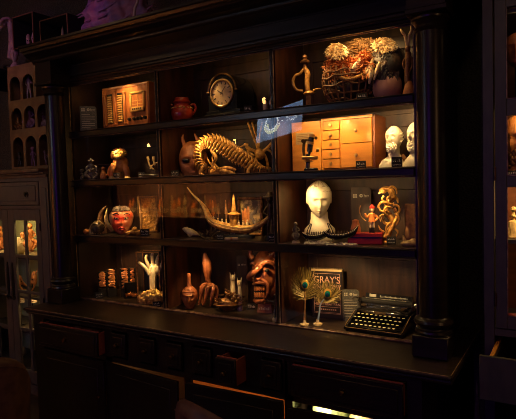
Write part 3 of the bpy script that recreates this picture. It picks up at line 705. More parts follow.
limb(m, [q(216, 168), q(210, 163), q(207, 157)], [1.3*s, 1*s, .2*s], 6); limb(m, [q(218, 168, -4), q(213, 162, -5), q(212, 156, -4)], [1.3*s, 1*s, .2*s], 6); m.ell(q(219, 168.5, -7), 1.3*s)
m.build('head', 'gold', it.root)
m = MB()
for pts in ([(212, 151, -4), (216, 158, -7), (212, 165, -8), (216, 169, -9)], [(252, 165, -3), (248, 172, -7), (252, 178, -8)], [(206, 165, -4), (200, 173, -7), (206, 177, -8)]): limb(m, [q(*p) for p in pts], [2.2*s, 1.7*s, 1.5*s, .8*s][:len(pts)], 8)
m.build('claw_leg', 'gold', it.root)
m = MB(); r2 = random.Random(3)
for k in range(30): 
    u0 = 245+r2.random()*30; m.tube([q(u0, 176, -3), q(u0+r2.uniform(-3, 4), 171-r2.random()*5, -5)], [1.1*s, .3*s], 6)
m.build('tail_fringe', 'bronze', it.root)
# pearl ball
it = Item('skeletal_bird', 'spindly golden skeleton bird with raised wing bones by the second divider', 'figurine', 259, 2, y=.29); s = it.s; q = it.q
m = MB()
for pts, r in ([(247, 120), (251, 131), (256, 144), (259, 152)], 1.1), ([(250.5, 117), (254.5, 130), (258, 143), (259, 152)], 1), ([(263, 118), (260.5, 132), (259, 144), (259, 152)], 1), ([(246, 146), (252, 150), (260, 152), (266, 149), (272, 143)], 1.6), ([(259, 151), (256, 158), (258, 170), (257, 182)], 1.5), ([(262, 151), (266, 158), (268, 168), (266, 182)], 1.3), ([(246, 146), (249, 152), (254, 156)], 1.2), ([(266, 149), (271, 152), (274, 158)], 1):
    limb(m, [q(*p) for p in pts], [r*s]*len(pts), 7)
m.ell(q(260, 154), (5*s, 4*s, 5.5*s), nu=14, nv=10, fn=blob(0, .1, 4)); m.ell(q(246, 144.5), (2.6*s, 2*s, 1.8*s)); m.cone(q(244.5, 145), q(240, 147), 1.2*s, .2*s)
m.build('bones', 'gold', it.root)
MB().lathe([(0, 0), (7*s, 0), (6.5*s, 2*s), (0, 3*s)], n=20).build('base', 'black', it.root)

# microscope
it = Item('microscope', 'old brass and black microscope standing before the wooden drawer chest', 'microscope', 311, 2, y=.06); s = it.s; q = it.q
m = MB(); a = q(311, 168); m.box(a.x-7*s, a.x+7*s, -5*s, 5*s, 0, a.z, bev=s); m.cone((a.x-3*s, 0, a.z), q(308, 154), 2.3*s, 1.8*s); m.build('foot', 'black_enamel', it.root)
MB().box(q(302, 157).x, q(318, 157).x, -5*s, 5*s, q(311, 159.5).z, q(311, 156.5).z, bev=.6*s).box(q(304, 157).x, q(313, 157).x, -4*s, 4*s, q(311, 162).z, q(311, 160.5).z, bev=.4*s).build('stage', 'brass', it.root)
MB().cone(q(311.5, 137), q(309.6, 152), 2.9*s, 2.7*s, 20).cone(q(309.7, 151), q(309.2, 155.5), 1.7*s, 1*s).build('tube', 'black_enamel', it.root)
MB().cone(q(311.8, 134.5), q(311.5, 137.5), 3.4*s, 3.2*s, 20).cone(q(310.9, 142), q(310.5, 144.5), 3.3*s, 3.3*s, 20).build('collar', 'brass', it.root)
m = MB(); limb(m, [q(311, 140, 3), q(305, 141, 3), q(303.5, 149, 3), q(305, 158, 2)], [1.3*s, 1.4*s, 1.4*s, 1.4*s], 8); m.cone(q(303, 141, -2), q(303, 141, 5), 1.9*s, 1.9*s, 16); m.cone(q(316, 138, -2), q(316, 138, 4), 1.6*s, 1.6*s, 16); m.build('arm', 'dull_brass', it.root)
MB().cone(q(316, 150, -3), q(319, 150, -3), 2*s, 2*s, 16).build('focus_wheel', 'brass', it.root)
# drawer chest with an open door
ch = thing('specimen_drawer_chest', 'glowing honey-coloured wooden chest of seven small drawers on the second shelf', 'drawer chest', (2.0, .17, .844))
w0, w1, hh = -.155, .148, .285
MB().box(w0, w1, 0, .18, 0, .01).box(w0, w1, 0, .18, hh-.012, hh).box(w0, w0+.01, 0, .18, .01, hh-.012).box(-.045, -.035, 0, .18, .01, hh-.012).box(w0, w1, .17, .18, 0, hh).build('carcass', 'honey_wood', ch)
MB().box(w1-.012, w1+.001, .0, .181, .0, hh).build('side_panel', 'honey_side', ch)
zz = [.012+i*(hh-.026)/5 for i in range(6)]
def chd(x0, x1, z0, z1):
    d = MB().box(x0+.0015, x1-.0015, -.007, .15, z0+.0015, z1-.0015, bev=.002).build('drawer', 'honey_wood', ch)
    MB().lathe([(0, 0), (.005, 0), (.0045, .006), (.0095, .011), (.0085, .017), (0, .019)], n=16, M=T((x0+x1)/2, -.007, (z0+z1)/2) @ RX(pi/2)).build('knob', 'brass', d)
for i in range(5): chd(w0+.01, -.045, zz[i], zz[i+1])
zm = zz[0]+(zz[5]-zz[0])*.5
chd(-.035, w1-.012, zz[0], zm); chd(-.035, w1-.012, zm, zz[5])
dr = MB().box(-.175, -.003, 0, .012, 0, hh-.01, bev=.002)
o = dr.build('open_door', 'honey_wood', ch); o.location = (w0, .0, .003); o.rotation_euler.z = .1
MB().box(-.15, -.045, -.0015, 0, .15, .215).build('paper_label', 'paper', o)
m = MB()
for i in range(6): m.box(-.14, -.06-.01*(i % 2), -.0022, -.0014, .158+i*.009, .161+i*.009)
m.build('writing', 'bronze', o)
card(361, 10, 8.5, 2, .05, 'black name card before the right-hand drawers of the wooden chest')
# busts
def bust(u, row, y, vt, vchin, wpx, name, label, mt, bald=True, beard=True, turn=0, hw=12, amp=1):
    it = Item(name, label, 'bust', u, row, y=y); s = it.s; h = it.h(vt); zc = it.h(vchin); hh = (h-zc)/2
    M = RZ(turn); m = MB(); head(m, (0, -.01, zc+hh), (hw/2*s, hw/2*s*1.12, hh), M, 1.15*amp); m.build('head', mt, it.root)
    m = MB(); sh = zc*.55
    prof = [(wpx*.5*s, 0), (wpx*.5*s, sh*.35), (wpx*.42*s, sh*.85), (hw*.42*s, sh*1.25), (hw*.34*s, sh*1.6), (hw*.33*s, zc+hh*.5)]
    m.lathe([(0, 0)]+prof+[(0, zc+hh*.6)], n=32, ys=.62); m.build('shoulders', mt, it.root)
    if beard:
        m = MB(); r2 = random.Random(int(u)); bc = M.to_3x3() @ Vector((0, -hw*.3*s, 0)); bc.z = zc+hh*.28; bc.y -= .01
        m.ell(bc, (hw*.33*s, hw*.3*s, hh*.46), M, 20, 14, blob(0, .06, int(u), 6))
        for i in range(70):
            a = r2.uniform(-1.5, 1.5); b = r2.uniform(-1.1, .75)
            p = M.to_3x3() @ Vector((hw*.34*s*cos(b)*sin(a)*1.05, -hw*.31*s*cos(b)*cos(a), 0)); m.ell((bc.x+p.x, bc.y+p.y, bc.z+hh*.46*sin(b)), (hw*.06*s, hw*.05*s, hw*.075*s), nu=7, nv=5)
        for sx in (-1, 1):
            for i in range(8): p = M.to_3x3() @ Vector((sx*hw*.5*s, hw*.12*s*(i % 3)-.05*hw*s, 0)); m.ell((p.x, p.y-.01, zc+hh*(.7+.1*i)), hw*.07*s, nu=7, nv=5)
        m.build('beard', mt, it.root)
    return it
b1 = bust(394.5, 2, .21, 126, 151, 30, 'philosopher_bust', 'white bearded philosopher bust, whole head showing, on the second shelf', 'plaster', hw=15.6, turn=-.5)
MB().prism([(6*b1.s, 12*b1.s), (9*b1.s, 14*b1.s), (16*b1.s, 2*b1.s), (12*b1.s, 0)], -10*b1.s, -8*b1.s).build('sash', 'bronze', b1.root)
b2 = bust(416, 2, .2, 122, 150, 26, 'philosopher_bust', 'second white bearded bust half hidden by the right column', 'plaster', hw=15.5, turn=-.6)
card(397, 10.5, 11, 2, .04, 'black name card in front of the whole white philosopher bust')

# ================================================================== ROW 3
it = Item('ribbed_shell', 'dark ribbed shell with pale ridges at the left end of the third shelf', 'shell', 98, 3, y=.085); s = it.s; h = it.h(219)
m = MB(); m.ell((0, 0, h*.35), (8*s, 7*s, h*.5), nu=20, nv=12); m.build('dome', 'dark_bronze', it.root)
m = MB()
for i in range(9):
    a = -1.2+i*.3; limb(m, [(sin(a)*8.6*s, -5*s*cos(a), .8*s), (sin(a)*7*s, -5.5*s*cos(a), h*.5), (sin(a)*2*s, -2*s, h*.9)], [.8*s, .8*s, .4*s], 6)
m.build('rib', 'gold_pale', it.root)
it = Item('brown_sphere', 'tiny brown ball left of the ribbed shell', 'ball', 86.5, 3, y=.05); MB().ell((0, 0, 2.9*it.s), 2.9*it.s, nu=16, nv=12).build('sphere', 'orange_bone', it.root)
card(80.5, 6, 5, 3, .045, 'black name card at the far left end of the third shelf')
it = Item('crescent_horn', 'upright speckled crescent horn between the ribbed shell and red mask', 'horn', 107, 3, y=.17); s = it.s; q = it.q
m = MB(); limb(m, [q(109.5, 231), q(101.5, 226), q(100, 219), q(101.5, 212), (q(106.5, 205.5))], [5.5*s, 5.2*s, 4*s, 2.6*s, .3*s], 12, flat=.7); m.build('horn', 'wicker', it.root)
m = MB(); limb(m, [q(112, 231, -3), q(107.5, 224, -4), q(106, 217, -3), q(107, 208, -1)], [2.6*s, 2.2*s, 1.8*s, .3*s], 8); m.build('inner_rim', 'gold_pale', it.root)
# red mask
it = Item('painted_mask', 'glossy red painted face mask with a downturned mouth on the third shelf', 'mask', 121.5, 3, vb=234.5); s = it.s; q = it.q
c = q(121.5, 220.5)
m = MB(); m.ell(c, (11.2*s, 8*s, 14.2*s), None, 64, 52, face_fn(1.0, .12)); m.build('face', 'mask_red', it.root)
m = MB()
for ex in (-1, 1): limb(m, [q(121.5+ex*2, 215.2, -8.9), q(121.5+ex*5, 213.4, -8.1), q(121.5+ex*8.5, 214.6, -6)], [.35*s, .6*s, .35*s], 6)
m.build('eyebrow', 'black', it.root)
for ex in (-1, 1):
    MB().ell(q(121.3+ex*4.4, 218, -6.9), (2.9*s, .9*s, 1.6*s), nu=14, nv=10).build('eyelid', 'black', it.root)
    e = MB().ell(q(121.3+ex*4.4, 218.2, -7.5), (1.9*s, .8*s, .9*s), nu=14, nv=10).build('eye', 'ivory', it.root)
    MB().ell(q(121.3+ex*4.4, 218.3, -8), (.85*s, .5*s, .8*s)).build('pupil', 'black', e)
m = MB(); limb(m, [q(117.3, 230.2, -7.6), q(119.5, 228, -9.3), q(121.5, 227.6, -9.9), q(123.5, 228, -9.3), q(125.7, 230.2, -7.6)], [.3*s, .85*s, .8*s, .85*s, .3*s], 8); m.ell(q(121.5, 229.8, -9.1), (2.8*s, .9*s, .8*s)); m.build('lips', 'blood_red', it.root)
m = MB(); r2 = random.Random(1)
for i in range(80):
    a = r2.uniform(-1.25, 1.25); m.tube([(c.x+4*s*sin(a), -3*s*cos(a), c.z+14.2*s), (c.x+7.6*s*sin(a), -5.9*s*cos(a), c.z+12.6*s), (c.x+9.6*s*sin(a), -7.4*s*cos(a), c.z+(9+r2.random()*1.8)*s)], [.8*s, .7*s, .25*s], 5)
m.ell((c.x, 2*s, c.z+9.5*s), (8.4*s, 6*s, 5*s), nu=20, nv=12); m.build('fringe', 'dark_hair', it.root)
it = Item('carved_lizard', 'flat golden carved lizard lying right of the red mask', 'carving', 136, 3, vb=235.2); s = it.s; q = it.q
m = MB(); limb(m, [(-10*s, 0, 2.4*s), (-3*s, 0, 3.4*s), (4*s, 0, 2.6*s), (9*s, 0, 1.5*s), (14*s, 0, .7*s)], [1*s, 2.8*s, 2.4*s, 1.2*s, .5*s], 10); m.ell((-1*s, -1*s, 6.5*s), (2.4*s, 2.4*s, 2.2*s), nu=12, nv=8)
for x in (-6, 3):
    for sy in (-1, 1): limb(m, [(x*s, 0, 2.5*s), (x*s-1*s, sy*4*s, 2*s), (x*s-2.5*s, sy*6*s, .6*s)], [1*s, .9*s, .7*s], 7)
m.build('body', 'gold', it.root)
MB().box(-11*s, 15*s, -6*s, 6*s, -.0, .5*s).build('board', 'red_wood', it.root)
# glass framed case
it = Item('framed_relief', 'narrow framed golden relief standing upright on the third shelf', 'picture frame', 149.5, 3, vb=232); s = it.s; w = 9*s; h = it.h(196)
m = MB()
for a in ((-w, w, h-2*s, h), (-w, w, 0, 2*s), (-w, -w+2*s, 0, h), (w-2*s, w, 0, h)): m.box(a[0], a[1], -1.5*s, 1.5*s, a[2], a[3], bev=.4*s)
m.build('frame', 'wicker', it.root)
r2 = random.Random(6); m = MB().box(-w+2*s, w-2*s, 0, 1*s, 2*s, h-2*s)
for i in range(110): m.ell((r2.uniform(-6.4, 6.4)*s, 0, r2.uniform(3, h/s-3)*s), (r2.uniform(.4, 1.1)*s, .8*s, r2.uniform(.4, 1.3)*s), nu=7, nv=5)
m.build('relief_panel', 'gold', it.root)
m = MB(); limb(m, [(5*s, -2*s, 3*s), (8*s, -3*s, 12*s), (8.5*s, -3*s, 20*s), (7*s, -2*s, 26*s)], [1.6*s, 1.5*s, 1.2*s, .4*s], 8); m.build('tusk_ornament', 'gold', it.root)
card(145, 9, 7, 3, None, 'black name card at the foot of the framed golden relief', vb=236)
it = Item('conch_shell', 'pale conch shell lying alone on the third shelf', 'shell', 190.5, 3, vb=236.5); s = it.s; q = it.q
m = MB(); limb(m, [q(182.5, 228.5), q(186, 229.8), q(191, 232.3), q(196, 234), q(199.5, 235)], [.5*s, 2.8*s, 3.6*s, 2.4*s, .4*s], 12)
for i, (u, v) in enumerate(((184, 227.5), (187, 226.7), (190, 228))): m.cone(q(u+.6, v+2.5), q(u, v-.3), 1.2*s, .2*s, 8)
m.build('shell', 'cream', it.root); MB().torus(q(190, 234, -2.5), 2.2*s, .6*s, 16, 6).build('lip', 'ivory', it.root)
# dark thorny bush
it = Item('dark_coral', 'dark knotted coral on the shelf under the golden boat prow', 'coral', 209, 3, vb=240.5); s = it.s; m = MB(); r2 = random.Random(9)
for i in range(34):
    a, b = r2.uniform(0, 2*pi), r2.uniform(.2, 1.2); l = r2.uniform(7, 15)*s; d = Vector((cos(a)*cos(b), sin(a)*cos(b)*.6, sin(b))); side_ = Vector((r2.uniform(-.3, .3), 0, r2.uniform(-.2, .3)))
    limb(m, [(0, 0, 3*s), d*l*.5+side_*l*.4, d*l], [1.3*s, 1*s, .4*s], 6, 4)
m.lathe([(0, 0), (6*s, 0), (5*s, 2*s), (2*s, 4*s), (0, 4*s)], n=14); m.build('branches', 'dark_bronze', it.root)
# golden boat
it = Item('golden_longboat', 'long curved golden boat model with a row of rowers and a tall cone', 'model boat', 236, 3, y=.17, rz=.1); s = it.s; q = it.q
top = [(187.5, 186), (193, 193), (201, 201), (206, 209), (210, 218), (217, 223), (228, 226), (240, 228), (252, 227), (262, 222), (270, 215), (274.5, 208), (275, 199)]
P = smooth_path([q(u, v+1.5) for u, v in top], 5); RRb = lerp_r([.4, .9, 1.4, 2.6, 3.6, 4.2, 4.4, 4.2, 3.8, 3, 2, 1.2, .5], len(P))
m = MB(); m.tube(P, [r*s for r in RRb], 12); m.build('hull', 'gold', it.root)
m = MB(); m.tube([p+Vector((0, -r*s*.9, r*s*.5)) for p, r in zip(P, RRb)], [.5*s]*len(P), 6); m.tube([p+Vector((0, -r*s, -r*s*.1)) for p, r in zip(P, RRb)], [.4*s]*len(P), 6); m.build('gunwale', 'gold_pale', it.root)
for i in range(12):
    u0 = 209.5+i*4.2; v0 = (218.5, 220.5, 222, 222.7, 223.2, 223.8, 224, 224, 224, 223.7, 223.2, 222.5)[i]; b = q(u0, v0+1.5); m = MB(); hgt = 5.2*s
    m.lathe([(0, 0), (1.2*s, 0), (1.1*s, hgt*.5), (.5*s, hgt*.7), (0, hgt*.7)], c=b, n=10); m.ell((b.x, b.y, b.z+hgt*.9), (.85*s, .85*s, 1*s), nu=8, nv=6); m.build('rower', 'ivory' if i % 2 else 'gold_pale', it.root)
m = MB(); b = q(234, 214.5); m.lathe([(7*s, 0), (7*s, .8*s), (4*s, 1.8*s), (2.5*s, 3*s), (2.2*s, 6*s), (1.3*s, 15*s), (1.1*s, 18*s), (.4*s, 20.5*s), (0, 21*s)], c=b, n=20)
m.cone(q(234, 226), b+Vector((0, 0, .4*s)), 4*s, 5*s, 16); m.build('cone_tower', 'gold', it.root)
for u0, v0 in ((211.5, 200), (217, 203), (224.5, 200)):
    b = q(u0, 214); t = q(u0, v0); m = MB(); m.lathe([(0, 0), (2*s, 0), (1.4*s, 3*s), (.8*s, (t.z-b.z)*.6), (.5*s, (t.z-b.z)*.95), (0, t.z-b.z)], c=(b.x, b.y+3*s, b.z), n=12); m.cone((b.x, b.y+3*s, q(u0, 224).z), (b.x, b.y+3*s, b.z+.3*s), .6*s, .6*s, 8); m.build('spire', 'bronze', it.root)
m = MB(); m.cone(q(219, 226), q(219, 236.5), 1*s, 1.6*s, 10); m.cone(q(248, 228), q(248, 236.5), 1*s, 1.6*s, 10); m.box(q(214, 236).x, q(254, 236).x, -3*s, 3*s, 0, q(236, 234.5).z, bev=.4*s); m.build('stand', 'black', it.root)
card(220.5, 7.5, 6.5, 3, None, 'black name card under the left half of the golden boat', vb=240.5); card(233, 7, 7, 3, None, 'black name card under the middle of the golden boat', vb=238)
it = Item('rolled_scroll', 'short pale rolled scroll lying in front of the golden boat', 'scroll', 231.5, 3, vb=242); s = it.s
MB().cone((-6.5*s, 0, 1.5*s), (6.5*s, 0, 1.5*s), 1.6*s, 1.6*s, 16).build('roll', 'cream', it.root); MB().cone((-1*s, 0, 1.5*s), (1*s, 0, 1.5*s), 1.75*s, 1.75*s, 16).build('ribbon', 'orange_bone', it.root)
# framed painting
it = Item('framed_painting', 'small ornate framed painting leaning behind the golden boat', 'painting', 251, 3, y=.30, rz=.25); s = it.s; w = 13*s; h = it.h(197)
m = MB(); f = 2.8*s
for a in ((-w, w, h-f, h), (-w, w, 0, f), (-w, -w+f, f, h-f), (w-f, w, f, h-f)): m.box(a[0], a[1], -1.4*s, 1.4*s, a[2], a[3], bev=.7*s)
r2 = random.Random(4)
for i in range(60):
    t = r2.random(); x, z = r2.choice([(-w+f/2, h*t), (w-f/2, h*t), (-w+2*w*t, f/2), (-w+2*w*t, h-f/2)]); m.ell((x, -1.5*s, z), .9*s, nu=7, nv=5)
m.build('frame', 'bronze', it.root); MB().box(-w+f, w-f, -.4*s, .6*s, f, h-f).build('canvas', 'painting', it.root)
m = MB(); 
for x, z0, z1, r in ((-5, 12, 28, 1.6), (-2, 14, 30, 1.4), (-7.5, 13, 26, 1.2)): m.ell((x*s, -.8*s, (z0+z1)/2*s), (r*s, .5*s, (z1-z0)/2*s), nu=10, nv=8)
m.build('painted_figures', 'orange_bone', it.root)
m = MB(); limb(m, [(8*s, -.8*s, 30*s), (5*s, -.9*s, 24*s), (1*s, -.9*s, 20*s), (4*s, -.8*s, 13*s), (8*s, -.8*s, 10*s)], [.6*s, 1.3*s, 1.6*s, 2.6*s, 1*s], 8, flat=.4); m.build('painted_sail', 'lead', it.root)
figurine(271, 3, .1, 195, 'dark_goddess', 'dark_bronze', 'dark thin standing figurine by the second divider, right of the painting', wpx=13, hat='dark_bronze', base='black')
card(272, 6.5, 8, 3, None, 'black name card beside the dark figurine right of the painting', vb=246)
# bay 3
it = figurine(296, 3, None, 222.5, 'grey_figurine', 'lead', 'small dark figurine on a pale round base left of the big head bust', wpx=8, pose=1, base='ivory', vb=243.5)
it = Item('phrenology_head', 'large cream phrenology head with marked skull in a dark-strapped bust', 'bust', 320, 3, y=.235); s = it.s; q = it.q
zt, zch = q(320, 180.5).z, q(320, 217.5).z; hh = (zt-zch)/2; Mh = RZ(.06); m = MB()
head(m, (0, -.012, zch+hh), (11.9*s, 15*s, hh), Mh, 1.1, .2, nu=80, nv=64, dz=-.2); hd = m.build('head', 'plaster', it.root)
m = MB()
for a0, a1, zz_ in ((-1.3, 1.3, .42), (-1.2, 1.2, .66)):
    P = []
    for i in range(17):
        a = a0+(a1-a0)*i/16; rr_ = sqrt(1-zz_*zz_); P.append((13.1*s*rr_*sin(a+.06), -.012-15.9*s*rr_*cos(a), zch+hh+hh*(zz_+.03*sin(i*1.3))))
    m.tube(P, .22*s, 5)
for a in (-1, -.5, 0, .5, 1):
    P = []
    for i in range(9):
        zz_ = .4+.55*i/8; rr_ = sqrt(1-zz_*zz_); P.append((13.05*s*rr_*sin(a), -.012-15.9*s*rr_*cos(a), zch+hh+hh*zz_))
    m.tube(P, .2*s, 5)
m.build('skull_lines', 'bronze', hd)
m = MB(); zn = zch+.3*hh
m.lathe([(0, 0), (15.5*s, 0), (16*s, zch*.15), (15*s, zch*.5), (10*s, zch*.72), (8.6*s, zch*.95), (8.4*s, zn), (0, zn)], n=40, ys=.7); m.build('neck_and_chest', 'plaster', it.root)
m = MB()
for sx in (-1, 1):
    for o_ in (0, 2.2): limb(m, [(sx*(9-o_*.6)*s, -.7*s*sqrt(105-(9-o_*.6)**2)+.3*s, zch*.74), (sx*(12-o_)*s, -.7*s*sqrt(226-(12-o_)**2)-.4*s, zch*.45), (sx*(14.6-o_)*s, -.7*s*sqrt(256-(14.6-o_)**2)-.4*s, zch*.13), (sx*(14.6-o_)*s, -.7*s*sqrt(256-(14.6-o_)**2)-.3*s, 0)], [.55*s]*4, 6)
m.build('strap', 'black', it.root)
# model boats
def boat(u, vt, vb, L, label, seed):
    it = Item('model_ship', label, 'model ship', u, 3, vb=vb, group='black model ships with pale beaded rails'); s = it.s; h = it.h(vt); L *= s/2
    P = smooth_path([(-L, 0, h*.75), (-L*.7, 0, h*.5), (0, 0, h*.42), (L*.7, 0, h*.62), (L, 0, h)], 5); R_ = lerp_r([.6*s, 2.6*s, 3.6*s, 3*s, .5*s], len(P))
    m = MB(); m.tube(P, R_, 12); hu = m.build('hull', 'black_enamel', it.root); m = MB()
    for i, (p, r) in enumerate(zip(P, R_)):
        for sy in (-1, 1): m.ell((p.x, sy*r*.8, p.z+r*.75), .55*s, nu=7, nv=5)
    m.build('beaded_rail', 'ivory', it.root)
    m = MB(); r2 = random.Random(seed)
    for i in range(8): m.lathe([(0, 0), (.9*s, 0), (.8*s, 2.4*s), (0, 3.4*s)], c=(-L*.65+i*L*.17, 0, h*.5+1.5*s), n=8)
    m.build('crew', 'dark_bronze', it.root); m = MB()
    for i in range(60): m.ell((r2.uniform(-L*.85, L*.95), r2.uniform(-5, 5)*s, r2.uniform(.3, 1.4)*s), (r2.uniform(.7, 2)*s, 1.2*s, r2.uniform(.5, 1.1)*s), nu=7, nv=5)
    m.box(-L*.85, L*.95, -5*s, 5*s, 0, .7*s); m.build('foam_base', 'ghost_white', it.root)
boat(316, 229, 243.5, 26, 'smaller black model ship with beaded rail, left in front of the big head', 1)
boat(341, 226, 246, 34, 'larger black model ship with raised prow, right in front of the big head', 2)
boat(362, 234, 243, 16, 'small black model ship beside the little soldier figure', 3)
notice(352, 371.5, 187, 3, .27, 'dark notice plaque with pictograms behind the soldier figure on the third shelf', mt='back_wood', see=True)
it = Item('round_jar', 'small round reddish-brown jar left of the soldier figure', 'jar', 356, 3, y=.16); s = it.s; h = it.h(219)
MB().lathe([(0, 0), (3.5*s, 0), (5*s, h*.35), (5*s, h*.6), (3.2*s, h*.88), (3.4*s, h*.95), (0, h)], n=24).build('jar', 'terracotta', it.root)
it = Item('red_box', 'flat red box under the soldier figure on the third shelf', 'box', 366, 3, y=.13, rz=.2); s = it.s; hb = it.h(232.5)
MB().box(-17*s, 17*s, -8*s, 8*s, 0, hb, bev=.6*s).build('box', 'blood_red', it.root); MB().box(-17.2*s, 17.2*s, -8.2*s, 8.2*s, hb*.55, hb*.68).build('lid_seam', 'black', it.root)
zz_ = .456+hb
it = Item('soldier_figurine', 'tiny soldier in orange coat, white trousers and red hat holding a bow', 'figurine', 372, z=zz_+.0005, y=.13); s = it.s; q = it.q
m = MB(); m.lathe([(0, q(372, 222).z), (3.4*s, q(372, 222).z), (2.8*s, q(372, 217).z), (3.4*s, q(372, 214).z), (1.4*s, q(372, 212.5).z), (0, q(372, 212).z)], n=20, ys=.75); m.build('coat', 'orange_cloth', it.root)
m = MB(); limb(m, [q(369.5, 215), q(366.5, 217, -2), q(365, 213.5, -3)], [1.4*s, 1.2*s, 1*s], 8); limb(m, [q(374.8, 215), q(377.5, 218), q(375, 220.5, -2)], [1.4*s, 1.2*s, 1*s], 8); m.build('sleeve', 'orange_cloth', it.root)
m = MB(); 
for sx in (-1, 1): m.cone(q(372+sx*1.5, 227.5), q(372+sx*1.3, 221.5), 1.3*s, 1.7*s, 12)
m.build('trousers', 'ivory', it.root); m = MB()
for sx in (-1, 1): m.cone((q(372+sx*1.5, 230).x, 0, 0), q(372+sx*1.5, 227.4), 1.5*s, 1.4*s, 12)
m.build('boot', 'black', it.root)
m = MB(); head(m, q(372, 209.8), (2.3*s, 2.3*s, 2.7*s), nu=24, nv=18); m.build('head', 'ivory', it.root)
m = MB(); m.lathe([(0, 0), (2.6*s, 0), (2.5*s, 1.8*s), (1.6*s, 2.4*s), (.8*s, 3.6*s), (0, 4*s)], c=q(372, 208.4), n=16); m.build('hat', 'blood_red', it.root)
m = MB(); limb(m, [q(360.5, 205.5, -3), q(359.5, 211, -3), q(361.5, 217, -3), q(366, 221, -3)], [.4*s]*4, 6); m.build('bow', 'gold', it.root)
# root carving
it = Item('root_carving', 'tall golden twisted root carving of entwined beasts, third shelf', 'carving', 389, 3, vb=243.5); s = it.s; q = it.q
m = MB()
for pts, rs in (([(387, 239), (389, 231), (393, 225), (391, 217), (386, 211), (388, 203), (393, 197)], [4.5, 2.6, 2.8, 3, 2.8, 3, 3]),
    ([(380, 238, -2), (388, 235, -2), (391, 229, -3), (396, 220, -2), (397, 214, 0), (394, 208, 1)], [2, 2.6, 2, 2, 1.7, 1.5]),
    ([(393, 198), (391, 191), (386, 188.5), (381, 190), (380.5, 193.5)], [3, 3.2, 2.6, 1.8, .8]),
    ([(388, 203, -2), (382, 202, -4), (379, 205, -4), (378, 208, -4)], [1.8, 1.3, 1, .6]),
    ([(386, 211, -2), (381, 211, -4), (379, 207, -5)], [1.7, 1.2, .6]),
    ([(386, 213, 2), (382.5, 218, 1), (385, 223, 0), (389, 224, 0)], [1.6, 1.5, 1.5, 1.3]),
    ([(393, 205, 0), (398, 206, -1), (399.5, 211, -1), (396, 214, -1)], [1.4, 1.1, 1, .8]),
    ([(393, 195, 0), (397, 199, 1), (398, 203, 0)], [1.8, 1.4, .8]), ([(384, 196, -3), (382, 199, -4), (385, 203, -3)], [1.2, 1, .9]),
    ([(391, 222, -3), (387, 226, -4), (386, 231, -4)], [1.3, 1.1, .6]), ([(392, 208, -4), (387, 207, -6), (384, 211, -6), (387, 215, -5)], [1.1, 1, .9, .6]), ([(395, 213, -3), (399, 218, -3), (397, 224, -3), (393, 226, -3)], [1.2, 1, 1, .6]), ([(390, 196, -4), (387, 199, -6), (390, 204, -6), (394, 203, -4)], [1.2, 1, 1, .6]), ([(383, 214, -3), (379.5, 217, -4), (381, 222, -4)], [1, .8, .4]), ([(394, 228, -2), (398, 232, -3), (396, 237, -3)], [1.2, 1, .5]), ([(384, 232, -3), (380, 229, -4), (378.5, 225, -4)], [1.1, .8, .3]), ([(388, 189, -2), (392, 186.5, -2), (396, 189, -1), (397, 194, 0)], [1.4, 1.2, 1, .5])):
    limb(m, [q(*p) for p in pts], [r*s for r in rs], 9)
m.ell(q(383.5, 191, -2), (3*s, 2.6*s, 2.6*s), nu=14, nv=10, fn=blob(0, .1, 3)); m.build('body', 'gold', it.root)
m = MB(); m.ell((q(385, 238).x, 0, 1.6*s), (10*s, 7*s, 2.4*s), nu=20, nv=10, fn=blob(0, .12, 5)); m.build('base', 'gold', it.root)
MB().ell(q(379.5, 193, -3), (1.1*s, 1*s, 1*s)).build('snout', 'ivory', it.root)
card(391.5, 9, 8, 3, None, 'black name card at the foot of the golden root carving', vb=244.5)
it = Item('old_ledger', 'tall tan book standing upright against the right end of the third shelf', 'book', 412, 3, y=.27, rz=0); s = it.s; h = it.h(204)
MB().box(-7*s, 7*s, 0, 5*s, 0, h, bev=.6*s).build('cover', 'wicker', it.root); MB().box(-6.4*s, 6.9*s, .8*s, 4.2*s, h-.6*s, h+.05*s).build('pages', 'pages', it.root)
it = Item('shell_heap', 'golden conch and shell heap at the right end of the third shelf', 'shell', 408, 3, y=.09); s = it.s; m = MB()
m.ell((2*s, 0, 2.6*s), (10*s, 5*s, 3.4*s), nu=20, nv=12, fn=blob(0, .08, 2)); m.cone((-3*s, 0, 4*s), (-4.5*s, 0, 11*s), 2.6*s, .6*s, 12); m.ell((5*s, 0, 5*s), (4*s, 3*s, 3*s), nu=14, nv=10); m.build('shell', 'gold_pale', it.root)

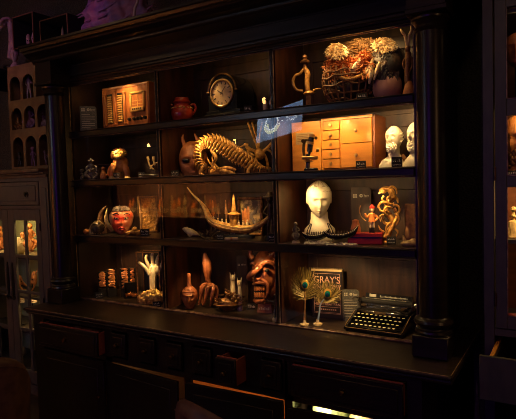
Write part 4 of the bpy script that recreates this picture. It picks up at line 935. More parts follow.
# ================================================================== ROW 4
for i, (u, vt, vb, wd, lb) in enumerate(((103, 272.5, .12, 7, 'leftmost'), (112.5, 269.5, .15, 7.4, 'second from left'), (125.5, 269, .18, 7, 'third from left'), (133.2, 268.5, .22, 4.4, 'rightmost and narrowest'))):
    it = Item('carved_tablet', 'gilt openwork carved tablet in a black upright frame, %s of the four' % lb, 'carving', u, 4, y=vb, group='gilt carved tablets in black frames'); s = it.s; h = it.h(vt); w = wd*s/2
    MB().box(-w-.8*s, w+.8*s, .6*s, 2*s, 0, h+.8*s, bev=.3*s).box(-w-.8*s, -w, -1.2*s, .6*s, 0, h+.8*s).box(w, w+.8*s, -1.2*s, .6*s, 0, h+.8*s).box(-w-.8*s, w+.8*s, -1.2*s, 1*s, 0, it.h(288.5)).build('frame', 'black', it.root)
    m = MB(); r2 = random.Random(i+20); z0 = it.h(287.5)
    for k in range(9):
        zz_ = z0+(h-z0)*(k+.3)/9; sx = 1 if k % 2 else -1
        limb(m, [(-sx*w*.9, 0, zz_+r2.uniform(-1, 1)*s), (r2.uniform(-.3, .3)*w, -.3*s, zz_+1.2*s), (sx*w*.8, 0, zz_+r2.uniform(-.8, 1.8)*s)], [.75*s, 1*s, .6*s], 6)
        if k % 2: limb(m, [(sx*w*.6, 0, zz_), (sx*w*.5, -.3*s, zz_+1.8*s), (-sx*w*.1, 0, zz_+3*s)], [.7*s, .6*s, .5*s], 6)
    m.build('openwork', 'orange_bone', it.root)
card(99.5, 8, 6.5, 4, .055, 'black name card in front of the leftmost gilt tablet')
it = Item('glass_box', 'small dark glass-fronted box of orange beads beside the glass display case', 'box', 131.5, 4, vb=297.5); s = it.s; h = it.h(283)
MB().box(-7*s, 7*s, -3*s, 4*s, 0, .8*s).box(-7*s, -6.3*s, -3*s, 4*s, 0, h).box(6.3*s, 7*s, -3*s, 4*s, 0, h).box(-7*s, 7*s, 3.3*s, 4*s, 0, h).build('case', 'black', it.root)
m = MB(); r2 = random.Random(3)
for i in range(70):
    x = r2.uniform(-5.5, 5.5); m.ell((x*s, r2.uniform(-2.2, 2.6)*s, r2.uniform(1.2, 5.2-abs(x+1)*.35)*s), r2.uniform(.5, 1)*s, nu=7, nv=5)
m.build('beads', 'orange_bone', it.root)
# hand in case
it = Item('glass_display_case', 'tall glass display case with dark frame, bottom left bay', 'display case', 152.5, 4, y=.14, rz=.30); s = it.s; h = it.h(251); w = 12.5*s; dd = 7.5*s
m = MB()
for x in (-w, w-1*s):
    for y in (-dd, dd-1*s): m.box(x, x+1*s, y, y+1*s, 0, h)
for z in (0, h-1*s):
    m.box(-w, w, -dd, -dd+1*s, z, z+1*s).box(-w, w, dd-1*s, dd, z, z+1*s).box(-w, -w+1*s, -dd, dd, z, z+1*s).box(w-1*s, w, -dd, dd, z, z+1*s)
m.build('frame', 'bronze', it.root); MB().box(-w, w, -dd, dd, 0, .5*s).build('floor_panel', 'black', it.root)
MB().box(-w+1*s, w-1*s, dd-.6*s, dd-.4*s, 1*s, h-1*s).build('back_panel', 'black', it.root)
case = it
cs = it
it = Item('severed_hand', 'pale cast hand reaching up with spread fingers inside the glass case', 'hand sculpture', 153.5, 4, y=.14); s = it.s; q = it.q
it.root.location.z += 2*s
m = MB(); limb(m, [q(153.5, 300), q(153.3, 290), q(153.3, 281), q(153.3, 274), q(153.8, 268.5)], [3.8*s, 3.5*s, 3.6*s, 4.2*s, 3.6*s], 14); m.ell(q(154.2, 271.5), (6.2*s, 3*s, 6.6*s), nu=24, nv=16)
for pts, r in (([(149.5, 274), (145.5, 268), (141.5, 264), (138.6, 262)], 1.9), ([(150.5, 269), (147.5, 263), (146, 258), (147, 254.5)], 1.7), ([(153.5, 268), (152.5, 261), (152, 256), (152.8, 252.8)], 1.75), ([(156.5, 268.5), (157, 262), (158, 257), (159.5, 254.5)], 1.65), ([(158.5, 270.5), (161, 265.5), (163, 261.5), (164, 258.5)], 1.45)):
    P = [q(u, v+2.2, -1.2*k) for k, (u, v) in enumerate(pts)]; limb(m, P, [r*s*1.1, r*s, r*s*.9, r*s*.6], 9)
m.build('hand', 'ivory', it.root)
m = MB(); limb(m, [q(150.6, 273, -3), q(151.6, 282, -3.4), q(151.2, 294, -3.4)], [.45*s]*3, 6); limb(m, [q(155.5, 272, -3.2), q(154.6, 281, -3.4), q(155, 294, -3.4)], [.45*s]*3, 6); m.build('tendons', 'cream', it.root)
it = Item('sponge_coral', 'rough yellow coral lump at the base of the pale hand', 'coral', 152.5, 4, y=.085); s = it.s; h = it.h(290)
m = MB(); r2 = random.Random(12); m.ell((0, 0, h*.5), (12.5*s, 6*s, h*.5), nu=40, nv=26, fn=blob(0, .12, 3, 7))
for i in range(90):
    a, b = r2.uniform(-pi, pi), r2.uniform(-1.2, 1.4); m.ell((12*s*cos(b)*sin(a), -5.6*s*cos(b)*cos(a), h*.5+h*.46*sin(b)), r2.uniform(1, 2)*s, nu=7, nv=6)
m.build('lump', 'coral', it.root)
card(157, 8, 6, 4, .03, 'black name card leaning before the yellow coral lump')
# head bottle
it = Item('head_bottle', 'terracotta bottle shaped as a human head with a long neck, bottom shelf', 'bottle', 190, 4, vb=308.5); s = it.s; h = it.h(273.5); zh = it.h(286.5)
m = MB(); head(m, (0, 0, zh*.52), (7.6*s, 7.8*s, zh*.53), RZ(-.1), 2.0, .1); m.ell((0, 0, 1*s), (5*s, 5*s, 1.2*s)); m.build('head', 'terracotta', it.root)
MB().lathe([(3*s, zh*.88), (3.4*s, zh*.96), (2.4*s, zh*1.04), (1.9*s, h*.75), (1.7*s, h*.9), (2.1*s, h*.96), (1.9*s, h), (0, h)], n=20).build('neck', 'terracotta', it.root)
m = MB().torus((0, 0, zh*.8), 6.9*s, .6*s, 24, 8, RX(pi/2)); m.build('headband', 'terracotta', it.root)
# claw holding a gourd
it = Item('claw_with_gourd', 'brown clawed hand gripping an upright smooth gourd, bottom shelf', 'sculpture', 209, 4, vb=306.5); s = it.s; q = it.q
m = MB(); limb(m, [q(207.5, 278), q(207.5, 270), q(206.8, 263), q(205.3, 257), q(204.8, 252.8)], [2.6*s, 4.6*s, 4.6*s, 2.7*s, 1*s], 16); m.build('gourd', 'terracotta', it.root)
m = MB(); limb(m, [q(211, 294, 1), q(209, 286), q(208, 280), q(207.5, 276.5)], [4*s, 2.6*s, 2.5*s, 2.9*s], 12); m.ell(q(211, 288), (5*s, 4*s, 5*s), nu=18, nv=12, fn=blob(0, .08, 2))
for pts in ([(209, 284, -2), (204, 285, -5), (201.5, 293, -6), (199.5, 302, -5), (198, 305, -6)], [(211, 285, -4), (207.5, 288, -8), (206, 296, -9), (204, 303, -8), (202, 305.5, -8)], [(213, 285, -4), (213, 290, -8), (211.5, 298, -9), (211, 304, -8), (209, 306, -8)], [(215, 286, -1), (217, 292, -3), (215.5, 300, -4), (214.5, 306, -4)], [(207, 284, 3), (201.5, 287, 2), (201, 296, 3), (203, 304, 3)]):
    limb(m, [q(*p) for p in pts], [2.1*s, 2*s, 1.7*s, 1.3*s, .5*s][:len(pts)], 9)
m.build('claw', 'devil_wood', it.root)
# bowl
it = Item('coral_bowl', 'shallow dark bowl heaped with knotted pale coral before two cat figures', 'bowl', 229, 4, vb=310); s = it.s; zr = it.h(303.5); zt = it.h(291)
MB().lathe([(0, 0), (6*s, 0), (7*s, 1*s), (12*s, zr*.6), (15.4*s, zr), (14.6*s, zr+.4*s), (10*s, zr*.75), (0, zr*.5)], n=40, ys=.7).build('bowl', 'bronze', it.root)
m = MB(); r2 = random.Random(15)
for i in range(46):
    x, y = r2.uniform(-12, 12), r2.uniform(-6, 6); z = zr+(1-(abs(x)/14)**2)*(zt-zr)*r2.uniform(.1, .95); P = [(x*s, y*s, z)]
    for k in range(3): P.append((P[-1][0]+r2.uniform(-3, 3)*s, P[-1][1]+r2.uniform(-2, 2)*s, max(zr, P[-1][2]+r2.uniform(-1.2, 1.6)*s)))
    limb(m, P, [1.1*s, 1*s, .9*s, .5*s], 6, 4)
m.ell((0, 0, zr), (12*s, 6.5*s, (zt-zr)*.5), nu=20, nv=10); m.build('coral_heap', 'bronze', it.root)
for u, vt, wd, lb in ((233.5, 271.5, 6.6, 'taller ivory cat figure standing behind the coral bowl'), (240.2, 277, 5.6, 'shorter ivory cat figure standing behind the coral bowl')):
    it = Item('cat_figurine', lb, 'figurine', u, 4, y=.22 if wd > 6 else .2); s = it.s; h = it.h(vt+3); w = wd*s/2
    MB().lathe([(0, 0), (w*1.05, 0), (w, h*.1), (w*.85, h*.4), (w*.75, h*.62), (w*.6, h*.76), (w*.7, h*.84), (0, h*.86)], n=20, ys=.9).build('body', 'ivory', it.root)
    m = MB(); m.ell((0, -w*.15, h*.9), (w*.85, w*.85, h*.1)); m.ell((0, -w*.85, h*.875), (w*.3, w*.3, h*.04)); hd = m.build('head', 'ivory', it.root)
    for sx in (-1, 1): MB().cone((sx*w*.55, 0, h*.93), (sx*w*.75, 0, h*1.0+3*s*.9), w*.3, w*.04, 10).build('ear', 'ivory', hd)
    m = MB()
    for sx in (-1, 1): m.ell((sx*w*.35, -w*.92, h*.915), (w*.14, w*.08, h*.012))
    m.build('eyes', 'black', hd)
it = notice(238, 248.5, 256, 4, .30, 'dark notice plaque with pictograms left of the devil mask', mt='back_wood', see=True)
# devil mask
it = Item('clay_plinth', 'small reddish plinth with pale lettering under the devil mask', 'plinth', 266, 4, vb=312, rz=.2); s = it.s; zp = it.h(303)
MB().prism([(-8*s, 0), (8*s, 0), (6.6*s, zp), (-6.6*s, zp)], -4*s, 4*s).build('block', 'terracotta', it.root)
m = MB()
for k in range(6): m.box((-6+k*2)*s, (-5+k*2)*s, -4.3*s, -3.9*s, zp*.35, zp*(.65 if k % 2 else .55))
m.build('lettering', 'cream', it.root)
it = Item('devil_mask', 'large carved reddish-brown devil mask with hooked nose and bared teeth', 'mask', 265, z=zp, y=it.L.y, rz=.1); s = it.s; q = it.q
m = MB(); c = q(265, 274)
def fn(x, y, z):
    dy = -.25*g(x, y, z, -.2, .35, .5, .14)-.3*g(x, y, z, -.3, -.15, .2, .2)+.22*g(x, y, z, .05, .12, .22, .12)+.22*g(x, y, z, -.55, .12, .16, .12)-.22*g(x, y, z, -.2, -.82, .3, .16)-.12*g(x, y, z, .35, -.1, .2, .3)+.3*g(x, y, z, -.15, -.52, .34, .12)
    return (0, dy, 0, 1.0)
m.ell((c.x, 0, zp*0+c.z), (13.5*s, 12*s, 24*s), None, 64, 48, fn); m.ell(q(271, 280, 2), (9*s, 9*s, 20*s), nu=24, nv=18); m.build('face', 'devil_wood', it.root)
m = MB(); limb(m, [q(262, 266, -11), q(257, 270, -15), q(250.5, 275, -17), q(248.5, 278.5, -17), q(252, 280, -14)], [2.6*s, 3.3*s, 3.3*s, 2*s, 1.6*s], 12); m.ell(q(258, 279, -13), (3*s, 3*s, 2.2*s)); m.build('nose', 'devil_wood', it.root)
m = MB(); 
limb(m, [q(262, 265, -12), q(267, 262, -13), q(273, 264, -10), q(277, 270, -5)], [2*s, 2.4*s, 2*s, 1*s], 10); limb(m, [q(256, 266, -10), q(253, 263, -9), q(250.5, 264, -6)], [1.6*s, 1.6*s, .8*s], 8)
limb(m, [q(262, 279, -13), q(267, 284, -13), q(268, 291, -12), q(266, 298, -11)], [1.5*s, 2*s, 1.8*s, 1.3*s], 8); m.build('brow_and_cheek_ridges', 'devil_wood', it.root)
m = MB(); m.ell(q(267, 270.5, -11.5), (2.6*s, 2*s, 1.8*s)); m.ell(q(257, 270, -10.5), (1.7*s, 2*s, 1.5*s)); m.build('eyes', 'black', it.root)
m = MB(); m.ell(q(259.5, 291, -10.5), (6*s, 2.6*s, 6.6*s), nu=20, nv=12); m.build('mouth', 'black', it.root)
m = MB()
for i in range(5): m.box(-1*s, .9*s, -.8*s, .8*s, 0, 4.4*s, T(*q(255+i*2.2, 290.6, -13.3+abs(i-2)*.5)), bev=.4*s); m.box(-1*s, .9*s, -.8*s, .8*s, 0, 5*s, T(*q(255.4+i*2.1, 297.5, -13+abs(i-2)*.5)), bev=.4*s)
m.build('teeth', 'orange_bone', it.root)
m = MB(); limb(m, [q(253, 284, -11), q(258, 282.8, -14.5), q(264, 283.5, -13.5), q(268, 287, -10)], [1.1*s, 1.5*s, 1.5*s, 1*s], 8); limb(m, [q(254, 300, -10), q(259, 302, -13), q(265, 300, -12)], [1.4*s, 2.6*s, 1.6*s], 8); m.build('lips', 'devil_wood', it.root)
for pts in ([(253, 259), (250, 254), (250.5, 248), (250, 245)], [(270, 256), (274, 253), (273, 249), (268, 247)], [(276, 262), (280, 256), (279, 250)]):
    m = MB(); limb(m, [q(*p, -3) for p in pts], [3*s, 2.3*s, 1.6*s, .5*s][:len(pts)], 10); m.build('horn', 'devil_wood', it.root)
m = MB(); 
for k in range(7): limb(m, [q(274, 258+k*5, 0), q(278, 260+k*5.5, -2), q(276, 266+k*5, -3)], [2.2*s, 2*s, .8*s], 8)
m.build('mane', 'devil_wood', it.root)
card(251.3, 8, 6, 4, None, 'dark name card reading The, left below the devil mask', txt='The', vb=309.5)
it = figurine(276.5, 4, None, 294, 'chained_figurine', 'dark_bronze', 'little dark mottled figurine against the bottom right divider', wpx=9, base='ivory', vb=321)
# peacock feathers
def peacock(u, vb, stem_top, eye, rx, ry, label, lean, seed, side_=0):
    it = Item('peacock_feather', label, 'feather', u, 4, vb=vb, group='peacock feathers in pale stands'); s = it.s; q = it.q
    m = MB(); r2 = random.Random(seed); e = Vector(eye)
    base = Vector(stem_top)
    for i in range(86):
        a = (i/85-.5)*2*2.55+r2.uniform(-.05, .05); k = r2.uniform(.85, 1.05)
        tx, tv = e.x+rx*k*sin(a), e.y-ry*k*cos(a)
        t = min(1, abs(a)/2.55); rx0 = e.x+(base.x-e.x)*t**2*.9; rv0 = e.y+5+(base.y-e.y-5)*t**1.5
        mid = ((rx0+tx)/2+sin(a)*2.5, (rv0+tv)/2-1)
        P = [q(rx0, rv0, 0), q(mid[0], mid[1], -.4+r2.uniform(-.8, .8)), q(tx, tv, r2.uniform(-1.5, 1.5))]
        m.tube(smooth_path(P, 4), lerp_r([.28*s, .34*s, .12*s], 9), 4)
    m.build('barbs', 'peacock_barb', it.root)
    ey = MB().ell(q(e.x, e.y, -1.4), (3.9*s, .4*s, 5*s), nu=20, nv=14).build('eye_spot', 'peacock_gold', it.root)
    MB().ell(q(e.x, e.y+.6, -2), (2.7*s, .4*s, 3.2*s), nu=18, nv=12).build('teal_ring', 'peacock_teal', ey)
    MB().ell(q(e.x, e.y+1.2, -2.5), (1.5*s, .35*s, 1.9*s), nu=16, nv=10).build('blue_centre', 'peacock_blue', ey)
    m = MB(); limb(m, [q(u, vb-3), q((u+base.x)/2, (vb-3+base.y)/2), q(base.x, base.y), q(e.x, e.y+2)], [1.1*s, .9*s, .7*s, .3*s], 8); m.build('quill', 'wicker' if side_ == 0 else 'blue_ball', it.root)
    m = MB(); m.lathe([(0, 0), (4.4*s, 0), (4*s, 1.2*s), (1.9*s, 2*s), (1.3*s, 4*s), (1.4*s, 5*s), (0, 5*s)], n=20)
    for k in range(6):
        a = k*pi/3; m.ell((3.6*s*cos(a), 3*s*sin(a), .9*s), (1.3*s, 1.3*s, .9*s), nu=8, nv=6)
    m.build('stand', 'cream', it.root)
peacock(304.3, 325, (305, 300), (305, 284.5), 15, 18.5, 'left and taller peacock feather standing in a little pale stand', 0, 1)
peacock(317.8, 324.5, (321, 303), (327.5, 293.5), 14, 13.5, 'right and shorter peacock feather leaning in front of the book', 0, 2, 1)
# book
bk = thing('anatomy_book', "dark hardback book with Gray's Anatomy on its cover, standing on the counter", 'book', (1.826, .24, .0), .12)
bw, bh = .092, .29
MB().box(-bw, bw, 0, .004, 0, bh, bev=.001).box(-bw, bw, .034, .038, 0, bh, bev=.001).box(-bw, -bw+.004, 0, .038, 0, bh, bev=.001).build('cover', 'book_cover', bk)
MB().box(-bw+.004, bw-.004, .0042, .0338, .004, bh-.004).build('pages', 'pages', bk)
MB().box(-bw+.001, bw-.001, -.0006, .0, bh-.016, bh-.003).build('top_stripe', 'pages', bk)
text_part("GRAY'S", .055, 'title', 'book_rose', bk, (0, -.0012, bh-.083), (pi/2, 0, 0), sx=.88)
text_part("ANATOMY", .042, 'subtitle', 'book_rose', bk, (0, -.0012, bh-.121), (pi/2, 0, 0), sx=.82)
text_part("HENRY GRAY F.R.S.", .02, 'author', 'book_rose', bk, (0, -.0012, .078), (pi/2, 0, 0), sx=.9)
m = MB()
for z in (.068, .036, .03): m.box(-bw*.8, bw*.8, -.001, 0, z, z+.0014)
for i in range(9): m.box(-bw*.55+i*.012, -bw*.55+i*.012+.007, -.001, 0, .05, .057)
for z in (bh-.03, bh-.135): m.box(-bw*.8, bw*.8, -.001, 0, z, z+.0014)
for x in (-bw*.84, bw*.84-.0012): m.box(x, x+.0012, -.001, 0, .028, bh-.028)
m.build('ruled_lines', 'book_rose', bk)
MB().box(-.036, .04, -.0014, 0, .1, .162).build('cover_picture', 'gold_pale', bk)
notice(343, 359.5, 290, 4, .25, 'grey speckled notice plaque between the book and typewriter')
# typewriter
tw = thing('typewriter', 'black vintage portable typewriter with round keys on the counter, bottom right bay', 'typewriter', (2.155, .05, .0), -.035); tw.scale = (.94, .94, .94)
w = .165
m = MB()
poly = [(0, .008), (0, .022), (.025, .03), (.16, .078), (.2, .082), (.29, .082), (.3, .07), (.3, .008)]
for x0, x1 in ((-w, -w+.014), (w-.014, w)):
    vs = [(x0, y, z) for y, z in poly]+[(x1, y, z) for y, z in poly]; n = len(poly); m.add(vs, [tuple(range(n)), tuple(range(n, 2*n))]+[(i, (i+1) % n, (i+1) % n+n, i+n) for i in range(n)])
m.box(-w+.01, w-.01, .004, .295, .008, .018, bev=.002).box(-w+.01, w-.01, 0, .012, .01, .024, bev=.003).box(-w+.01, w-.01, .28, .3, .01, .08, bev=.003)
m.build('frame', 'black_enamel', tw)
m = MB(); P = [(-w+.002, .158, .083), (-w+.002, .02, .032), (-w+.008, .001, .024), (w-.008, .001, .024), (w-.002, .02, .032), (w-.002, .158, .083)]; m.tube(P, .0016, 6); m.build('edge_trim', 'brass', tw)
m = MB()
vs = []
for sx, r in ((0, 0),): pass
m.prism([(-.15, .08), (.15, .08), (.15, .095), (.1, .108), (-.1, .108), (-.15, .095)], .15, .235)
m.ell((0, .17, .085), (.15, .05, .025), nu=32, nv=14); m.build('top_cover', 'black_enamel', tw, ang=50)
m = MB().torus((0, .175, .09), .055, .008, 24, 8, RX(pi/2)); m.ell((0, .175, .092), (.05, .035, .014)); m.build('type_basket', 'dark_bronze', tw)
for r_ in range(4):
    y = .028+r_*.03; z = .036+r_*.0125; n_ = (10, 10, 11, 11)[r_]
    for i in range(n_):
        x = (i-(n_-1)/2)*.0262+(-.006, .004, -.004, .006)[r_]
        k = MB().lathe([(0, 0), (.0092, 0), (.0103, .0015), (.0103, .003), (.0085, .0045), (0, .0045)], (x, y, z), 14).cone((x, y+.004, z-.016), (x, y, z), .0016, .0016, 6).build('key', 'black_enamel', tw)
        MB().lathe([(0, 0), (.0082, 0), (.0076, .0008), (0, .0008)], (x, y, z+.0042), 12).build('key_top', 'ivory', k) if r_ >= 0 else 0
MB().box(-.09, .09, .006, .02, .026, .034, bev=.003).build('space_bar', 'black_enamel', tw)
m = MB().cone((-.152, .245, .125), (.152, .245, .125), .019, .019, 28); m.build('platen', 'black_matte', tw)
for sx in (-1, 1):
    MB().cone((sx*.165, .245, .125), (sx*.183, .245, .125), .0165, .0165, 24).build('platen_knob', 'black_enamel', tw)
    MB().cone((sx*.152, .245, .125), (sx*.166, .245, .125), .009, .009, 16).box(sx*.153-.003, sx*.153+.003, .215, .275, .09, .145, bev=.002).build('carriage_end', 'steel', tw)
m = MB().box(-.15, .15, .205, .212, .085, .112, bev=.002).box(-.16, .16, .262, .28, .085, .1, bev=.003); m.build('carriage_rail', 'black_enamel', tw)
m = MB().box(-.135, .135, .2105, .2125, .112, .118).cone((-.13, .228, .146), (.13, .228, .146), .002, .002, 8); m.build('paper_bail', 'steel', tw)
M = T(0, .262, .128) @ RX(-.25); MB().box(-.14, .14, 0, .003, 0, .04, M, bev=.001).build('paper_table', 'black_enamel', tw)
m = MB(); m.box(-.115, -.075, -.001, 0, .018, .034, M)
for i in range(22): m.box(-.05+i*.0075, -.0455+i*.0075, -.001, 0, .02, .02+(.007 if i % 4 else .01), M)
m.build('maker_lettering', 'card_ink', tw)
m = MB(); limb(m, [(-.16, .235, .135), (-.175, .2, .15), (-.18, .165, .148)], [.0035, .003, .0045], 8); m.build('return_lever', 'steel', tw)
for sx in (-1, 1): MB().cone((sx*.118, .185, .108), (sx*.118, .185, .116), .017, .017, 24).build('ribbon_spool', 'dark_bronze', tw)
for x in (-.15, .15):
    for y in (.015, .28): MB().cone((x, y, 0), (x, y, .01), .009, .008, 14).build('foot', 'black_matte', tw)

# ------------------------------------------------------------------ left cabinet
CX1, CY = -.355, .05
lc = thing('painted_glazed_cabinet', 'grey-painted cabinet with a drawer and lit glazed doors left of the hutch', 'cabinet', (-1.0, .2, FZ))
def C(mb, name, m, par=None, ang=40): return H(mb, name, m, ang, par or lc)
CX0 = -1.40; TOPZ = .90
m = MB().box(CX1-.02, CX1, CY+.02, .44, FZ, TOPZ).box(CX0, CX0+.02, CY+.02, .44, FZ, TOPZ).box(CX0, CX1, .42, .44, FZ, TOPZ).box(CX0, CX1, CY+.02, .44, TOPZ-.02, TOPZ).box(CX0, CX1, CY+.02, .44, FZ, FZ+.03).box(CX0+.02, CX1-.02, CY+.025, .42, .63, .65)
C(m, 'carcass', 'grey_paint')
C(MB().box(CX0+.02, CX1-.02, .41, .42, FZ+.03, .63), 'back_lining', 'pale_green')
m = MB().box(CX1-.105, CX1, CY, CY+.02, FZ, TOPZ).box(CX0, CX0+.1, CY, CY+.02, FZ, TOPZ).box(CX0+.1, CX1-.105, CY, CY+.02, .855, TOPZ).box(CX0+.1, CX1-.105, CY, CY+.02, .645, .665).box(CX0+.1, CX1-.105, CY, CY+.02, FZ, FZ+.08)
m.box(CX1-.085, CX1-.02, CY-.006, CY, -.6, .8, bev=.004); C(m, 'face_frame', 'grey_paint')
m = MB().box(CX0-.0, CX1-.005, CY-.03, .45, .905, .918, bev=.003).box(CX0-.0, CX1-.045, CY-.045, .45, .918, .95, bev=.006).box(CX0, CX1-.0, CY-.012, .45, .88, .905, bev=.004); C(m, 'cornice', 'ochre_plaster')
dw = C(MB().box(CX0+.11, CX1-.112, CY-.004, CY+.018, .67, .85, bev=.003).box(CX0+.14, CX1-.14, CY-.01, CY-.003, .70, .82, bev=.004), 'drawer', 'grey_paint')
def rk(x, z, par, y=CY-.01):
    k = MB().lathe([(0, 0), (.006, 0), (.006, .01), (.014, .016), (.013, .022), (0, .026)], n=16, M=T(x, y, z) @ RX(pi/2)); k.torus((x, y-.004, z-.004), .02, .003, 16, 6); C(k, 'knob', 'black', par)
rk(-.6, .755, dw); rk(-1.15, .755, dw)
def gdoor(x0, x1, hs):
    m = MB(); y0, y1 = CY-.004, CY+.018; z0, z1 = -.76, .632; a, b = x0+.075, x1-.055
    if hs < 0: a, b = x0+.055, x1-.075
    m.box(x0, a, y0, y1, z0, z1, bev=.002).box(b, x1, y0, y1, z0, z1, bev=.002).box(a, b, y0, y1, z1-.085, z1, bev=.002).box(a, b, y0, y1, z0, z0+.1, bev=.002)
    for z in (.262, -.025, -.33): m.box(a, b, y0+.004, y1-.004, z-.012, z+.012, bev=.002)
    c = (a+b)/2; m.box(c-.015, c+.015, y0+.003, y1-.004, z0+.1, z1-.085, bev=.002)
    d = C(m, 'door', 'grey_paint')
    for s0, s1 in ((a, c-.015), (c+.015, b)):
        for t0, t1 in ((.274, z1-.085), (-.013, .25), (-.318, -.037), (z0+.1, -.342)): C(MB().box(s0, s1, CY+.006, CY+.009, t0, t1), 'glass_pane', 'glass', d)
    hx = x0+.03 if hs > 0 else x1-.03
    C(MB().prism([(hx-.012, -.06), (hx+.012, -.06), (hx+.016, .06), (hx+.008, .19), (hx, .21), (hx-.008, .19), (hx-.016, .06)], CY-.009, CY-.004), 'escutcheon', 'black', d)
    rk(hx, -.075, d, CY-.004)
    for z in (.5, -.08, -.6): C(MB().cone((x1 if hs > 0 else x0, CY-.007, z-.03), (x1 if hs > 0 else x0, CY-.007, z+.03), .006, .006, 10), 'hinge', 'black', d)
gdoor(-.872, -.462, 1); gdoor(-1.286, -.876, -1)
SZ = (.245, -.075, -.36)
for z in SZ: C(MB().box(CX0+.02, CX1-.02, CY+.04, .409, z-.016, z), 'shelf', 'grey_paint')
# contents of the left cabinet
it = figurine(31, None, .2, 223.5, 'seated_idol', 'orange_bone', 'orange seated idol behind the upper right pane of the left cabinet', wpx=13, pose=1, z=SZ[0], base='cream')
it = Item('folded_cloth', 'crumpled cream cloth behind the upper left pane of the left cabinet', 'cloth', 19.5, z=SZ[0], y=.2); s = it.s; h = it.h(237)
MB().ell((0, 0, h*.45), (7.5*s, 6*s, h*.5), nu=32, nv=20, fn=blob(0, .13, 3, 6)).build('cloth', 'cream', it.root)
MB().ell((4*s, 3*s, h*1.0), (2.4*s, 2.4*s, 5*s), nu=16, nv=12, fn=blob(0, .1, 7, 4)).build('orange_fold', 'orange_bone', it.root)
def skull(u, vt, z, label, flip=1, wpx=8):
    it = Item('animal_skull', label, 'skull', u, z=z, y=.2, group='animal skulls in the left cabinet'); s = it.s; h = it.h(vt); k = wpx*s
    m = MB(); m.ell((flip*k*.2, 0, h*.65), (k*.32, k*.28, h*.32), nu=18, nv=12); limb(m, [(flip*k*.1, 0, h*.6), (-flip*k*.25, 0, h*.42), (-flip*k*.5, 0, h*.3)], [k*.22, k*.15, k*.09], 10); m.build('cranium', 'orange_bone', it.root)
    m = MB(); limb(m, [(flip*k*.25, 0, h*.4), (-flip*k*.1, 0, h*.12), (-flip*k*.45, 0, h*.1)], [k*.1, k*.09, k*.06], 8); m.build('jaw', 'orange_bone', it.root)
    m = MB(); limb(m, [(flip*k*.3, 0, h*.8), (flip*k*.5, 0, h*.95), (flip*k*.55, 0, h*1.1)], [k*.09, k*.06, k*.01], 7); m.build('horn', 'orange_bone', it.root)
    MB().ell((-flip*k*.0, -k*.22, h*.62), k*.08).build('eye_socket', 'black', it.root)
    b = MB().lathe([(0, 0), (k*.3, 0), (k*.3, h*.05), (k*.05, h*.08), (k*.05, h*.4), (0, h*.4)], n=14); b.build('stand', 'black', it.root)
skull(22, 274, SZ[1], 'orange animal skull behind the middle left pane of the left cabinet', -1, 9); skull(33, 270.5, SZ[1], 'orange animal skull behind the middle right pane of the left cabinet', 1, 9)
it = Item('shallow_dish', 'small shallow dish in front of the right skull in the left cabinet', 'dish', 33.5, z=SZ[1], y=.12); s = it.s
MB().lathe([(0, 0), (2.5*s, 0), (5*s, 2.2*s), (4.6*s, 2.4*s), (2*s, .8*s), (0, .7*s)], n=24, ys=.7).build('dish', 'cream', it.root)
for u, lb in ((21.5, 'left'), (33.8, 'right')):
    it = Item('lit_placard', 'small lit cream placard behind the lower %s pane of the left cabinet' % lb, 'placard', u, z=SZ[2]+.0, y=.2, group='cream placards in the left cabinet'); s = it.s
    h = it.h(297.5); MB().box(-4*s, 4*s, 0, .6*s, h-5.5*s, h, bev=.1*s).build('sheet', 'cream', it.root); MB().cone((0, .9*s, 0), (0, .9*s, h-1*s), .5*s, .5*s, 8).lathe([(0, 0), (3*s, 0), (3*s, .5*s), (0, .6*s)], n=16).build('stand', 'black', it.root)
    m = MB(); m.box(-2.6*s, 2.6*s, -.15*s, 0, h-2.2*s, h-1.7*s).box(-2.6*s, 1.4*s, -.15*s, 0, h-3.6*s, h-3.1*s).ell((0, -.1*s, h-4.2*s), (1*s, .3*s, .6*s)); m.build('print', 'bronze', it.root)
for u, lb in ((1.0, 'orange idol just showing at the left picture edge in the left cabinet'),): figurine(u, None, .2, 226, 'seated_idol', 'orange_bone', lb, wpx=11, pose=1, z=SZ[0], base='cream')
it = Item('plaster_fragment', 'pale rounded plaster fragment low in the left cabinet', 'fragment', 19, z=-.66, y=.2); 
MB().ell((0, 0, .05), (.06, .05, .05), nu=24, nv=14, fn=blob(0, .12, 5, 4)).build('fragment', 'plaster', it.root)
C(MB().box(CX0+.02, CX1-.02, CY+.04, .409, -.676, -.66), 'shelf', 'grey_paint')

